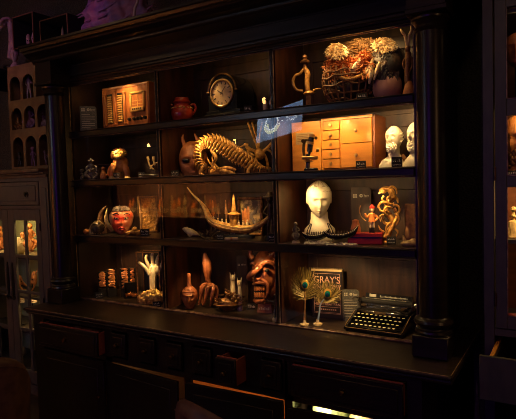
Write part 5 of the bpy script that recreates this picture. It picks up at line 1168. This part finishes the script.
# ------------------------------------------------------------------ arched niche rack
RY0 = .2; rx0 = -1.012; pitch = .1705; rows = (.952, 1.262, 1.489, 1.80)
rack = thing('arched_niche_rack', 'ochre plaster rack of arched niches standing on the grey cabinet', 'rack', (-.72, .3, .952))
m = MB()
rz_ = [(.955, 1.262), (1.262, 1.50), (1.50, 1.805)]
rz_ = [(.952, 1.26), (1.26, 1.50), (1.50, 1.755)]
NC = 4
for c_ in range(NC):
    for (z0, z1) in rz_:
        x0 = rx0+.012+c_*pitch; x1 = x0+pitch; cx = (x0+x1)/2; hw = pitch*.405; az0 = z0+.028; spring = z1-.035-hw; N_ = 12
        arch = [(cx-hw, az0), (cx-hw, spring)]+[(cx-hw*cos(pi*i/N_), spring+hw*1.0*sin(pi*i/N_)) for i in range(1, N_)]+[(cx+hw, spring), (cx+hw, az0)]
        outer = []
        k = len(arch)
        for i, (ax, az) in enumerate(arch):
            if i == 0: outer.append((x0, z0))
            elif i == k-1: outer.append((x1, z0))
            elif i == 1: outer.append((x0, az))
            elif i == k-2: outer.append((x1, az))
            else:
                t = (i-2+1)/(k-4+1); 
                if t < .25: outer.append((x0, az+(z1-az)*t*4*.999))
                elif t > .75: outer.append((x1, az+(z1-az)*(1-t)*4*.999))
                else: outer.append((x0+(x1-x0)*(t-.25)*2, z1))
        for y in (RY0, RY0+.012):
            vs = [(a, y, b) for a, b in arch]+[(a, y, b) for a, b in outer]
            fs = [(i, i+1, i+1+k, i+k) for i in range(k-1)]+[(0, k, 2*k-1, k-1)]
            m.add(vs, fs)
        vs = [(a, RY0, b) for a, b in arch]+[(a, RY0+.012, b) for a, b in arch]; m.add(vs, [(i, (i+1) % k, (i+1) % k+k, i+k) for i in range(k)])
C(m, 'arched_front', 'ochre_plaster', rack)
m = MB().box(rx0, rx0+.012, RY0, .42, .952, 1.81).box(rx0, rx0+.70, RY0, .42, 1.755, 1.807)
for c_ in range(1, NC+1): x = rx0+.012+c_*pitch; m.box(x-.006, x+.006, RY0+.013, .41, .953, 1.755)
for z0, z1 in rz_: m.box(rx0+.012, rx0+.69, RY0+.013, .41, z0, z0+.026)
C(m, 'carcass', 'ochre_plaster', rack)
C(MB().box(rx0+.012, rx0+.69, .41, .42, .952, 1.76), 'back_board', 'black_matte', rack)
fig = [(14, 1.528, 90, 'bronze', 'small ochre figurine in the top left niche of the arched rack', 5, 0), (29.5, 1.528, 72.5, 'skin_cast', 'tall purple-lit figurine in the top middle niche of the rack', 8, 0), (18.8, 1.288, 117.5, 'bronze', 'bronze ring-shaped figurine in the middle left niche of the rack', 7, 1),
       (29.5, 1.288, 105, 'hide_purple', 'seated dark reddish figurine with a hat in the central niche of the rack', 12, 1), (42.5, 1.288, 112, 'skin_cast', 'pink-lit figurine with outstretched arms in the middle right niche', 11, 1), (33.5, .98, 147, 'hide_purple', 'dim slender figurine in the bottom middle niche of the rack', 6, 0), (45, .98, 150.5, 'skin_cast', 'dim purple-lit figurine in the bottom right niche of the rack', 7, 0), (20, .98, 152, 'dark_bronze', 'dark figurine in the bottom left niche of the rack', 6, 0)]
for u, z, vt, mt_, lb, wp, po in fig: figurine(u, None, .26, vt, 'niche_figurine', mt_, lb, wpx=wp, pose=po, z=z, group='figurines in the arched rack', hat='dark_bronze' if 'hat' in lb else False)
# head on rack, nude statue on a wall shelf
it = Item('small_marble_head', 'small pinkish sculpted head on top of the arched rack', 'sculpture', 15.2, z=1.807, y=.26); s = it.s; h = it.h(47)
m = MB(); head(m, (0, 0, h*.62), (3.6*s, 4*s, h*.36), RZ(-.3), nu=32, nv=24); m.lathe([(0, 0), (4.6*s, 0), (4*s, 3*s), (2*s, 6*s), (2*s, h*.5), (0, h*.5)], n=20, ys=.7); m.build('head', 'skin_cast', it.root)
m = MB(); r2 = random.Random(3)
for i in range(40): a, b = r2.uniform(-pi, pi), r2.uniform(.1, 1.5); m.ell((3.8*s*cos(b)*sin(a), 4*s*cos(b)*cos(a)+.8*s, h*.62+h*.36*sin(b)), 1.1*s, nu=7, nv=5)
m.build('curls', 'hide_purple', it.root)
it = Item('wall_shelf', 'dark wall shelf carrying the bending nude statue at top left', 'shelf', 0, z=1.80, y=.3, rz=0)
MB().box(-.2, .14, -.12, .155, 0, .022, bev=.004).prism([(-.15, -.09), (-.11, -.12), (-.11, 0), (-.15, 0)], 0, .15).build('board', 'black', it.root)
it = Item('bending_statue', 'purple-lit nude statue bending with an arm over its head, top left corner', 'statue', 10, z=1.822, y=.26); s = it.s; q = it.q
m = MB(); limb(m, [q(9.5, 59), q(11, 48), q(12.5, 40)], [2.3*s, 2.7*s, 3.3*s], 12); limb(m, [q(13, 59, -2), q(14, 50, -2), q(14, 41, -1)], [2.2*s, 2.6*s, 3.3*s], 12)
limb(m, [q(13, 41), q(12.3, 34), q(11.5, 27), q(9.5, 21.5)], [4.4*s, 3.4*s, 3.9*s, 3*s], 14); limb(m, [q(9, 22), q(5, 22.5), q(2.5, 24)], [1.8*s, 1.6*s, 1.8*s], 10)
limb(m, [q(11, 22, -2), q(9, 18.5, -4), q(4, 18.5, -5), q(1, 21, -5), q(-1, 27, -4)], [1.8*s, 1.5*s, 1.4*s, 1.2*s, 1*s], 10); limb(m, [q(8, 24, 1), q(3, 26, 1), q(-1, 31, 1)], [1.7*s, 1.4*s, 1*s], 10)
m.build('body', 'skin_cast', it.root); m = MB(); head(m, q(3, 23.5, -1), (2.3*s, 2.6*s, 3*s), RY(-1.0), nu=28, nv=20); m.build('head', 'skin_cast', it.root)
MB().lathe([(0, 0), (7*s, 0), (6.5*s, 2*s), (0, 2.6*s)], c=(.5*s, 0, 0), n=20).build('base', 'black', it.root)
# wall boxes
def wallbox(x0, x1, z0, z1, label):
    o = thing('shadow_box', label, 'shadow box', ((x0+x1)/2, .38, z0), 0, 'thin-framed shadow boxes above the hutch'); w = (x1-x0)/2; h = z1-z0; t = .008; d = .17
    MB().box(-w, w, -d-.006, -d, h-t, h).box(-w, w, -d-.006, -d, 0, t).box(-w, -w+t, -d-.006, -d, t, h-t).box(w-t, w, -d-.006, -d, t, h-t).build('frame', 'leather', o)
    MB().box(-w, w, -d, .07, h-t, h).box(-w, w, -d, .07, 0, t).box(-w, -w+t, -d, .07, t, h-t).box(w-t, w, -d, .07, t, h-t).build('box', 'black_matte', o)
    MB().box(-w+t, w-t, .06, .07, t, h-t).build('back_board', 'black_matte', o)
    return o
wallbox(-.915, -.645, 1.94, 2.20, 'thin-framed shadow box with two little skulls, upper left'); wallbox(-.565, -.235, 1.87, 2.11, 'thin-framed shadow box holding a small purple cone, left of the hide')
for u, lb, vt in ((29, 'larger left purple-lit skull in the shadow box', 34), (34.5, 'smaller right dim skull in the shadow box', 32)):
    it = Item('tiny_skull', lb, 'skull', u, z=1.9485, y=.31, group='skulls in the shadow box'); s = it.s; h = it.h(vt)
    m = MB(); m.ell((0, 0, h*.62), (2.4*s, 2.8*s, h*.38), nu=18, nv=12); m.box(-1.3*s, 1.3*s, -2.4*s, 0, 0, h*.35, bev=.4*s); m.build('cranium', 'skin_cast', it.root); m = MB()
    for sx in (-1, 1): m.ell((sx*1*s, -2.4*s, h*.55), (.7*s, .7*s, .8*s))
    m.build('eye_sockets', 'black', it.root)
it = Item('fabric_cone', 'small purple-lit cone standing in the second shadow box', 'ornament', 63.5, z=1.8785, y=.30); s = it.s; h = it.h(25)
MB().lathe([(0, 0), (6*s, 0), (4.5*s, h*.12), (2.6*s, h*.35), (1.2*s, h*.75), (0, h)], n=24).build('cone', 'skin_cast', it.root)
# hide on top of the cornice
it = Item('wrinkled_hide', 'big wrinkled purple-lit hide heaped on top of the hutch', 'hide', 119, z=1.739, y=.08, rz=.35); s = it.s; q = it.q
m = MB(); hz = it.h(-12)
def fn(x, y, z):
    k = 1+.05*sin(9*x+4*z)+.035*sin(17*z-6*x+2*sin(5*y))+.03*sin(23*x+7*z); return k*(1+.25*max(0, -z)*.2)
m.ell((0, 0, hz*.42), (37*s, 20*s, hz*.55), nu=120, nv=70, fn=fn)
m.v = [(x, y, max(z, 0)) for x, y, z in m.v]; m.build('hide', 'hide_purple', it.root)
m = MB(); r2 = random.Random(8)
for i in range(26):
    a = r2.uniform(-1.3, 1.3); z0 = r2.uniform(.1, .8)*hz; x = 36*s*sin(a); y = -20.5*s*cos(a); k = sqrt(max(0, 1-((z0/hz-.42)/.55)**2)); l = r2.uniform(4, 12)*s
    limb(m, [(x*k-l, y*k*.98, z0-.3*l), (x*k, y*k*1.02, z0), (x*k+l*.8, y*k*.96, z0+.5*l)], [.3*s, 1.2*s, .3*s], 7)
m.build('fold', 'hide_purple', it.root)
it = Item('curved_tusk', 'thin curved purple-lit tusk rising in front of the wrinkled hide', 'tusk', 133.5, z=1.739, y=-.12); s = it.s; q = it.q
m = MB(); limb(m, [(0, 0, 0), q(134.5, 10), q(137, 3), q(140, -6), q(146, -14)], [1.5*s, 1.4*s, 1.3*s, 1*s, .3*s], 10); m.build('tusk', 'skin_cast', it.root)

# ------------------------------------------------------------------ right cabinet
RX0, RYF = 2.693, 0.0
rc = thing('dark_green_glazed_cabinet', 'dark green-black glazed cabinet with an open drawer at the right picture edge', 'cabinet', (3.1, .2, FZ))
def D(mb, name, m, par=None, ang=40): return H(mb, name, m, ang, par or rc)
RX1 = 3.55
m = MB().box(RX0, RX0+.02, RYF+.02, .44, FZ, 2.1).box(RX1-.02, RX1, RYF+.02, .44, FZ, 2.1).box(RX0, RX1, .42, .44, FZ, 2.1).box(RX0, RX1, RYF, .44, 2.1, 2.16).box(RX0, RX1, RYF+.02, .42, .10, .118).box(RX0, RX1, RYF+.02, .42, FZ+.04, FZ+.06)
D(m, 'carcass', 'green_paint')
D(MB().box(RX0+.02, RX1-.02, .41, .42, .12, 2.1), 'back_lining', 'honey_side')
m = MB().box(RX0, RX0+.043, RYF, RYF+.02, FZ, 2.1, bev=.002).box(RX1-.043, RX1, RYF, RYF+.02, FZ, 2.1, bev=.002).box(RX0+.043, RX1-.043, RYF, RYF+.02, .085, .118, bev=.002).box(RX0+.043, RX1-.043, RYF, RYF+.02, FZ, FZ+.06).box(RX0+.043, RX1-.043, RYF, RYF+.02, -.16, -.13, bev=.002); D(m, 'face_frame', 'green_paint')
for x0, x1 in ((2.742, 3.12), (3.124, 3.5)):
    m = MB(); y0, y1 = RYF-.006, RYF+.016; z0, z1 = .122, 2.09; a, b = x0+.046, x1-.046
    m.box(x0, a, y0, y1, z0, z1, bev=.002).box(b, x1, y0, y1, z0, z1, bev=.002).box(a, b, y0, y1, z0, z0+.056, bev=.002).box(a, b, y0, y1, z1-.06, z1, bev=.002)
    for z in ((.741, .788), (1.045, 1.115), (1.5, 1.55)): m.box(a, b, y0, y1, z[0], z[1], bev=.002)
    d = D(m, 'door', 'green_paint')
    m = MB()
    for t0, t1 in ((.178, .741), (.788, 1.045), (1.115, 1.5), (1.55, 2.03)):
        D(MB().box(a, b, RYF+.003, RYF+.006, t0, t1), 'glass_pane', 'glass', d); m.box(a, a+.004, y0-.003, y0+.001, t0, t1).box(a, b, y0-.003, y0+.001, t0, t0+.004)
    D(m, 'glazing_bead', 'worn_edge', d)
    for z in (.25, .8, 1.6): D(MB().cone((x0 if x0 < 3 else x1, y0-.003, z-.03), (x0 if x0 < 3 else x1, y0-.003, z+.03), .005, .005, 10), 'hinge', 'dull_brass', d)
for z in (.51, .79, 1.12, 1.5): D(MB().box(RX0+.02, RX1-.02, RYF+.035, .409, z-.018, z), 'shelf', 'green_paint')
dz0, dz1, yy = -.12, .062, -.215
dr_ = D(MB().box(2.706, 3.5, yy-.018, yy, dz0, dz1, bev=.002), 'drawer', 'green_paint')
D(MB().box(2.742, 2.756, yy, .2, dz0+.01, dz1-.004), 'drawer_side', 'honey_wood', dr_); D(MB().box(3.46, 3.474, yy, .2, dz0+.01, dz1-.004).box(2.756, 3.46, yy, .2, dz0+.01, dz0+.02).box(2.77, 3.46, yy+.001, yy+.02, dz0+.02, dz1-.01), 'drawer_box', 'drawer_side', dr_)
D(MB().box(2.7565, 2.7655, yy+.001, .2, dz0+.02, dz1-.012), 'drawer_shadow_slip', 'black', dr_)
# contents of right cabinet
it = Item('bearded_head', 'orange carved bearded head behind the middle pane of the right cabinet', 'mask', 515, z=.79, y=.12, rz=0.0); s = it.s; h = it.h(116)
m = MB(); head(m, (0, 0, h*.58), (12*s, 11*s, h*.42), RZ(-.2), 1.1, .1); m.lathe([(0, 0), (11*s, 0), (10*s, h*.12), (5*s, h*.25), (0, h*.3)], n=24); m.build('head', 'orange_bone', it.root)
m = MB(); r2 = random.Random(2)
for i in range(70): a = r2.uniform(-1.5, 1.5); m.ell((11.3*s*sin(a), -10.5*s*cos(a), h*r2.uniform(.14, .4)), (1.6*s, 1.4*s, 2.3*s), nu=8, nv=6)
m.build('beard', 'bronze', it.root); card2 = Item('name_card', 'pale-lettered card at the foot of the orange head in the right cabinet', 'card', 512, z=.79, y=.05, group='small black name cards'); s = card2.s
MB().box(-5*s, 5*s, -.3*s, .3*s, 0, 5*s, RX(-.2)).build('panel', 'black_matte', card2.root)
m = MB()
for k in range(5): m.box((-4+k*1.6)*s, (-3.2+k*1.6)*s, -.6*s, -.3*s, 1*s, 3.4*s, RX(-.2)).box((-4+k*1.6)*s, (-2.8+k*1.6)*s, -.6*s, -.3*s, 1*s, 1.6*s, RX(-.2))
m.build('lettering', 'white_ink', card2.root)
it = Item('brass_bell', 'bright golden bell with an ornate handle in the right cabinet', 'bell', 513.5, z=.51, y=.1); s = it.s; h = it.h(206)
MB().lathe([(0, 0), (9*s, 0), (9.4*s, 1.5*s), (7*s, h*.2), (6*s, h*.42), (4.6*s, h*.52), (1.5*s, h*.56), (0, h*.57)], n=32).build('bell', 'gold_pale', it.root)
MB().lathe([(0, h*.55), (1.6*s, h*.56), (1.2*s, h*.62), (2.6*s, h*.67), (1.3*s, h*.74), (1.4*s, h*.82), (2.8*s, h*.88), (2.4*s, h*.95), (0, h)], n=24).build('handle', 'gold_pale', it.root)
it = Item('dark_red_mask', 'dark red snarling mask behind the upper pane of the right cabinet', 'mask', 516, z=1.12, y=.12, rz=0.0); s = it.s
c = it.q(516, 50); m = MB(); m.ell(c, (11*s, 8*s, 17*s), None, 48, 36, face_fn(1.3, .1)); limb(m, [c+Vector((-8*s, 0, 12*s)), c+Vector((-12*s, -3*s, 9*s)), c+Vector((-11*s, -4*s, 3*s))], [2*s, 1.5*s, .3*s], 8); m.build('face', 'terracotta', it.root)
MB().lathe([(0, 0), (7*s, 0), (6*s, 2*s), (1.5*s, 3*s), (1.5*s, c.z), (0, c.z)], c=(c.x, 3*s, 0), n=16).build('stand', 'black', it.root)
it = Item('red_bowl', 'small red bowl at the bottom of the right cabinet', 'bowl', 517, z=.119, y=.1); s = it.s
MB().lathe([(0, 0), (4*s, 0), (10*s, 9*s), (9.3*s, 9.2*s), (3*s, 1.2*s), (0, 1*s)], n=32).build('bowl', 'red_clay', it.root)

# small things on the floor between the cabinets
it = Item('glass_lantern', 'dim little lantern with a pointed top on the floor right of the sideboard', 'lantern', 478, z=FZ, y=.2); s = it.s; h = it.h(379)
MB().lathe([(0, 0), (5*s, 0), (5*s, 2*s), (3.6*s, 3*s), (3.6*s, h*.55), (0, h*.55)], n=20).build('base', 'dark_bronze', it.root); MB().lathe([(4.2*s, h*.55), (4.4*s, h*.6), (1.4*s, h*.88), (1.4*s, h*.94), (0, h)], n=8).build('cap', 'lead', it.root)

# ------------------------------------------------------------------ chairs
def chair(x, y, rz, label, ex=.28):
    o = thing('club_chair', label, 'chair', (x, y, FZ), rz, 'brown leather chairs in front of the sideboard')
    m = MB(); W2 = .27; prof = []
    N_ = 28; zt = .80; zb = .36; vs = []; fs = []
    for i in range(N_+1):       # curved barrel back
        a = pi*(.02+.96*i/N_); cx, cy = cos(a), sin(a); k = sin(a)**ex; top = zb+.12+(zt-zb-.12)*k
        for r, z in ((W2-.03, zb), (W2-.035, top-.05), (W2-.03, top-.015), (W2-.005, top), (W2+.02, top-.012), (W2+.032, top-.05), (W2+.02, zb)):
            vs.append((r*cx, -.0+r*cy*.95, z))
    K = 7
    for i in range(N_):
        for j in range(K): fs.append((i*K+j, i*K+(j+1) % K, (i+1)*K+(j+1) % K, (i+1)*K+j))
    fs += [tuple(range(K)), tuple(N_*K+j for j in range(K))]
    m.add(vs, fs); b = m.build('backrest', 'leather', o, ang=50)
    P = []
    for i in range(2, N_-1):
        a = pi*(.02+.96*i/N_); k = sin(a)**ex; P.append(((W2+.031)*cos(a), (W2+.031)*sin(a)*.95, zb+.12+(zt-zb-.12)*k-.045))
    MB().tube(P, .003, 6).build('piping', 'leather', b)
    MB().lathe([(0, .34), (.22, .34), (.245, .36), (.245, .43), (.22, .455), (0, .46)], n=36).build('seat', 'leather', o)
    for sx in (-1, 1):
        for sy in (-1, 1): MB().cone((sx*.17, sy*.17, 0), (sx*.15, sy*.15, .34), .014, .022, 10).build('leg', 'black', o)
c2 = on_z(192, 398, FZ+.80); chair(c2.x+.12, c2.y+.2, pi-.3, 'brown leather barrel-backed chair in front of the sideboard, bottom centre', .6)
c1 = on_z(14, 353, FZ+.8); chair(c1.x-.36, c1.y-.02, pi+.75, 'dark brown leather barrel-backed chair in the bottom left corner')

# ------------------------------------------------------------------ television that mirrors in the glass
def tvimg():
    m = bpy.data.materials.new('television_picture'); m.use_nodes = True; nt = m.node_tree; N = nt.nodes; L = nt.links; b = N['Principled BSDF']
    tc = N.new('ShaderNodeTexCoord'); no = N.new('ShaderNodeTexNoise'); no.inputs['Scale'].default_value = 5; no.inputs['Detail'].default_value = 5
    L.new(tc.outputs['Object'], no.inputs['Vector']); r = N.new('ShaderNodeValToRGB'); e = r.color_ramp.elements
    e[0].position = .38; e[0].color = (.05, .09, .16, 1); e[1].position = .62; e[1].color = (.2, .28, .42, 1)
    L.new(no.outputs['Fac'], r.inputs[0]); L.new(r.outputs[0], b.inputs['Emission Color']); b.inputs['Emission Strength'].default_value = TVS
    b.inputs['Base Color'].default_value = (0, 0, 0, 1); MATS['tv_picture'] = m
TVS = 14
tvimg(); emit('tv_white', (.75, .8, .85), TVS); emit('tv_cream', (.7, .75, .55), TVS); emit('tv_dark', (.02, .03, .05), 10)
cv = Vector((-1.33, 5.47, 1.813)); kk = .8
a, b, c_ = -6.482, -.329, -.167
Mv = (Matrix.Rotation(a, 3, 'Z') @ Matrix.Rotation(b, 3, 'X') @ Matrix.Rotation(c_, 3, 'Y'))
ctr = CAM+(cv-CAM)*kk
ex = Mv @ Vector((1, 0, 0)); ez = Mv @ Vector((0, 0, 1))
mir = lambda p: Vector((p.x, -p.y, p.z))
tvc = mir(ctr); ex = mir(ex); ez = mir(ez); ey = ex.cross(ez)
# orient so that local -Y faces the hutch
nrm = ex.cross(ez)
if nrm.y < 0: nrm = -nrm
exx = ez.cross(nrm) if (ez.cross(nrm)).length else ex
Mt = Matrix((exx.normalized(), -nrm.normalized()*-1, ez.normalized())).transposed()
tv = bpy.data.objects.new('television', None); COL.objects.link(tv); mt4 = Mt.to_4x4(); mt4.translation = tvc; tv.matrix_world = mt4
tag(tv, 'large bright blue television screen mirrored in the hutch glass', 'television')
w, h = .4, .225
MB().box(-w, w, 0, .004, -h, h).build('screen', 'tv_picture', tv, smooth=False)
MB().box(-w-.012, w+.012, -.05, -.002, -h-.012, h+.012, bev=.004).box(-w-.012, w+.012, -.002, .006, h, h+.012).box(-w-.012, w+.012, -.002, .006, -h-.012, -h).box(-w-.012, -w, -.002, .006, -h, h).box(w, w+.012, -.002, .006, -h, h).build('housing', 'black', tv)
m = MB()
for R_, x_, z_ in ((.13, .12, -.02), (.1, .12, -.035), (.07, .12, -.05)): m.add([( (x_+(R_+dr)*cos(t)), .0055, z_+(R_+dr)*.85*sin(t)) for t in [i*2*pi/32*.62+pi*.98 for i in range(33)] for dr in (-.014, .014)], [(2*i, 2*i+1, 2*i+3, 2*i+2) for i in range(32)])
m.build('picture_swirl', 'tv_cream', tv, smooth=False)
m = MB(); r2 = random.Random(4)
for i in range(26): x_, z_ = r2.uniform(-.34, .02), r2.uniform(-.05, .17); m.box(x_, x_+r2.uniform(.01, .05), .0045, .006, z_, z_+r2.uniform(.005, .02))
m.torus((.13, .006, .03), .11, .012, 28, 4); m.build('picture_marks', 'tv_white', tv, smooth=False)
MB().tube([tuple(tv.matrix_world.inverted() @ Vector((tvc.x, tvc.y-.1, 2.6))), (0, -.06, .05)], .02, 10).box(-.08, .08, -.07, -.05, -.05, .12).build('ceiling_bracket', 'black', tv)

# ------------------------------------------------------------------ lit back bar and pendants across the room, mirrored in the glass
bb = thing('back_bar', 'open wooden back bar with lit bottle shelves across the room, mirrored in the glass', 'bar shelf', (-2.0, -3.5, FZ))
bx0, bx1 = -3.12, -.9
m = MB().box(bx0, bx1, -3.75, -3.3, FZ, .33, bev=.004).box(bx0, bx0+.04, -3.75, -3.35, .33, 1.3).box(bx1-.04, bx1, -3.75, -3.35, .33, 1.3).box(bx0, bx1, -3.75, -3.35, 1.3, 1.36, bev=.004); H(m, 'frame', 'back_wood', parent=bb)
H(MB().box(bx0+.04, bx1-.04, -3.75, -3.73, .33, 1.3), 'back_panel', 'back_wood', parent=bb)
r2 = random.Random(31)
for i in range(26):
    x = bx0+.11+i*(bx1-bx0-.22)/25; k = i % 4; hb = (.26, .31, .28, .34)[k]; w_ = (.034, .03, .038, .028)[k]; mt_ = ('amber_glass', 'gold_pale', 'dark_bronze', 'amber_glass')[(i*3) % 4]
    o = bpy.data.objects.new('liquor_bottle', None); COL.objects.link(o); o.location = (x, -3.5+r2.uniform(-.05, .05), .33)
    tag(o, 'amber liquor bottle among the row on the lit back bar across the room', 'bottle', 'bottles on the back bar')
    MB().lathe([(0, 0), (w_, 0), (w_, hb*.55), (w_*.8, hb*.66), (w_*.36, hb*.76), (w_*.34, hb*.94), (0, hb*.95)], n=16).build('body', mt_, o)
    MB().lathe([(0, hb*.93), (w_*.42, hb*.93), (w_*.42, hb), (0, hb)], n=12).build('cap', 'black', o)
    MB().lathe([(w_*1.01, hb*.18), (w_*1.03, hb*.19), (w_*1.03, hb*.42), (w_*1.01, hb*.43)], n=16).build('paper_band', 'cream', o)
emit('bulb_glow', (1, .5, .14), 45)
for x, y, z, lb in ((-2.52, -3.5, 1.395, 'glowing pendant bulb over the left half of the back bar'), (-.91, -3.45, 1.35, 'glowing pendant bulb at the right end of the back bar'), (-.46, -3.5, 1.86, 'highest glowing pendant bulb, right of the back bar'), (-2.9, -2.6, 1.27, 'glowing pendant bulb nearest the left wall')):
    o = thing('pendant_lamp', lb, 'lamp', (x, y, z), 0, 'pendant bulbs across the room')
    MB().ell((0, 0, 0), (.022, .022, .045), nu=16, nv=12).build('bulb', 'bulb_glow', o)
    MB().lathe([(0, .04), (.016, .04), (.018, .09), (.006, .1), (0, .1)], n=16).build('socket', 'brass', o)
    MB().cone((0, 0, .1), (0, 0, 2.6-z), .003, .003, 6).build('cord', 'black', o)

# ------------------------------------------------------------------ lights
WARM = (1.0, .62, .23); AMB = (1.0, .42, .11)
def area(name, loc, tgt, e, sx, sy, col=WARM, spread=180):
    l = bpy.data.lights.new(name, 'AREA'); l.shape = 'RECTANGLE'; l.size = sx; l.size_y = sy; l.energy = e; l.color = col; l.spread = radians(spread)
    o = bpy.data.objects.new(name, l); COL.objects.link(o); o.location = loc; o.rotation_euler = (Vector(tgt)-Vector(loc)).to_track_quat('-Z', 'Y').to_euler(); return o
def spot(name, loc, tgt, e, ang, col=WARM, r=.01, blend=.6):
    l = bpy.data.lights.new(name, 'SPOT'); l.energy = e; l.spot_size = radians(ang); l.spot_blend = blend; l.color = col; l.shadow_soft_size = r
    o = bpy.data.objects.new(name, l); COL.objects.link(o); o.location = loc; o.rotation_euler = (Vector(tgt)-Vector(loc)).to_track_quat('-Z', 'Y').to_euler(); return o
bays = ((0, X1), (X1, X2), (X2, W))
EN = {1: (.30, .15, .6), 2: (.12, .6, 1.2), 3: (.12, .35, .8), 4: (.3, .25, .4)}
zb_ = {1: 1.184, 2: .844, 3: .456, 4: 0}; zt_ = {1: 1.5, 2: 1.14, 3: .8, 4: .41}
for r_ in EN:
    for i, (x0, x1) in enumerate(bays):
        c = (x0+x1)/2; zt = zt_[r_] if r_ > 1 else 1.53
        area('shelf_light', (c, .03, zt-.004), (c, .2, zb_[r_]+.06), EN[r_][i], (x1-x0)*.8, .012)
EXTRA = [  # unseen warm spots added to brighten single objects and the back panel
    ((1.68, .03, .70), (1.81, .2, .66), 2.0, 60), ((2.05, .03, 1.02), (2.26, .2, 1.03), 1.2, 60), ((.60, .03, .68), (.40, .15, .56), 1.2, 60),
    ((.42, .03, 1.53), (.40, .2, 1.33), 5.0, 80), ((1.05, .03, 1.53), (1.1, .14, 1.3), 4.5, 70), ((1.4, .08, 1.5), (1.3, .36, 1.56), .8, 110), ((1.80, .03, 1.48), (1.88, .12, 1.3), 2.2, 60), ((2.05, .03, 1.56), (2.12, .2, 1.4), 7.0, 80),
    ((.34, .03, 1.12), (.33, .17, .95), 5, 55), ((.14, .06, 1.12), (.14, .1, .9), 1.5, 60), ((.62, .03, 1.12), (.6, .16, .9), 2.2, 60), ((.12, .06, .79), (.14, .14, .5), 2.4, 60), ((.62, .03, .79), (.62, .2, .58), 1.5, 60), ((1.05, .03, 1.12), (1.1, .15, .97), 3.6, 75), ((2.25, .04, 1.12), (2.27, .3, 1.0), 3.0, 90), ((1.95, .03, 1.12), (1.95, .2, .97), 1.5, 90), ((1.69, .0+.02, 1.10), (1.80, .07, .97), 1.4, 60),
    ((.40, .03, .79), (.36, .18, .52), 5.5, 60), ((1.3, .03, .79), (1.25, .2, .55), 5.0, 60), ((1.75, .03, .79), (1.8, .22, .64), 4.0, 60), ((2.16, .03, .79), (2.16, .2, .6), 5.5, 60),
    ((.60, .03, .40), (.60, .13, .1), 5.5, 50), ((.30, .03, .40), (.24, .25, .12), 5.0, 75), ((1.05, .03, .40), (1.0, .15, .12), 4.5, 75), ((1.45, .03, .40), (1.52, .22, .15), 4.2, 65), ((1.25, .03, .4), (1.27, .2, .1), 3.0, 45), ((1.95, .03, .4), (1.9, .2, .1), 5.0, 110), ((2.2, .03, .4), (2.2, .22, .1), 2.5, 90), ((.4, .1, .4), (.5, .36, .36), .7, 120)]
for loc, tgt, e, an in EXTRA:
    if e: spot('fill_spot', loc, tgt, e, an)
# inside the left and right cabinets and the sideboard
area('cabinet_light', (-.66, .09, .62), (-.66, .28, .3), 1.6, .35, .02, (1, .66, .25)); area('cabinet_light', (-1.05, .09, .62), (-1.05, .28, .3), 1.0, .3, .02, (1, .66, .25))
area('cabinet_light', (-.66, .09, .225), (-.66, .28, 0), .35, .35, .02, (1, .66, .3)); area('cabinet_light', (-.66, .09, -.1), (-.66, .28, -.3), .5, .35, .02, (1, .6, .25))
area('cabinet_light', (2.95, .07, 1.09), (2.9, .2, .85), .5, .3, .02); area('cabinet_light', (2.95, .07, .76), (2.9, .2, .55), 1.6, .3, .02); area('cabinet_light', (2.95, .07, 1.48), (2.9, .2, 1.2), .06, .3, .02); area('cabinet_light', (2.95, .07, .48), (2.9, .2, .2), .15, .3, .02)
area('sideboard_lamp', (2.15, -.2, -.31), (2.1, .3, -.45), 2.2, .4, .06, (1, .85, .45)); area('sideboard_lamp', (.98, -.22, -.31), (.75, .3, -.42), 2.5, .25, .06, WARM); area('sideboard_lamp', (1.45, -.2, -.31), (1.5, .3, -.45), 2.2, .4, .06, WARM)
area('bar_light', (-2.0, -3.37, 1.28), (-2.0, -3.6, .5), 190, 2.0, .04, (1, .5, .16), 70)
# room: warm overhead fill added to lift dark parts; purple tube behind the viewer
area('overhead_fill', (2.9, -2.2, 2.5), (2.6, .3, .8), 2.0, .3, .3, (1, .6, .35)); area('overhead_fill', (1.3, -1.6, 2.5), (1.3, -.3, 0), 1.6, .5, .3, (1, .55, .25)); area('overhead_fill', (-1.2, -2.2, 2.5), (-.8, 0, .6), 1.2, .3, .3, (1, .55, .25)); area('wall_lamp', (-3.0, -1.3, 1.0), (0, 0, .9), 1.2, .06, .9, (1, .5, .2)); area('wall_lamp', (4.3, -1.4, 1.2), (2.5, 0, .8), 1.6, .15, .8, (1, .5, .2))
area('purple_tube', (2.0, -5.6, .9), (1.5, 0, .9), 7, .02, 1.3, (.34, .05, 1)); spot('purple_spot', (.3, -1.5, 2.5), (.1, .1, 1.95), 15, 30, (.65, .1, .5), .05); spot('purple_spot', (-.4, -1.6, 2.5), (-.97, .25, 2.0), 16, 26, (.6, .12, .45), .05)
spot('warm_spot', (-.3, -1.2, 2.5), (-.5, .2, 1.4), 4, 50, (1, .6, .3), .05)

wd = bpy.data.worlds.new('world'); SC.world = wd; wd.use_nodes = True; wd.node_tree.nodes['Background'].inputs[0].default_value = (.004, .003, .003, 1); wd.node_tree.nodes['Background'].inputs[1].default_value = 1
vs_ = SC.view_settings; vs_.view_transform = 'Standard'; vs_.look = 'None'; vs_.gamma = 1; vs_.use_curve_mapping = False; vs_.exposure = .25
SC.cycles.use_denoising = True; SC.cycles.denoising_prefilter = 'ACCURATE'; SC.cycles.use_adaptive_sampling = False; SC.cycles.filter_width = 1.0; SC.cycles.max_bounces = 7; SC.cycles.transparent_max_bounces = 16; SC.cycles.glossy_bounces = 4; SC.cycles.diffuse_bounces = 3; SC.cycles.sample_clamp_indirect = 3; SC.cycles.caustics_reflective = False
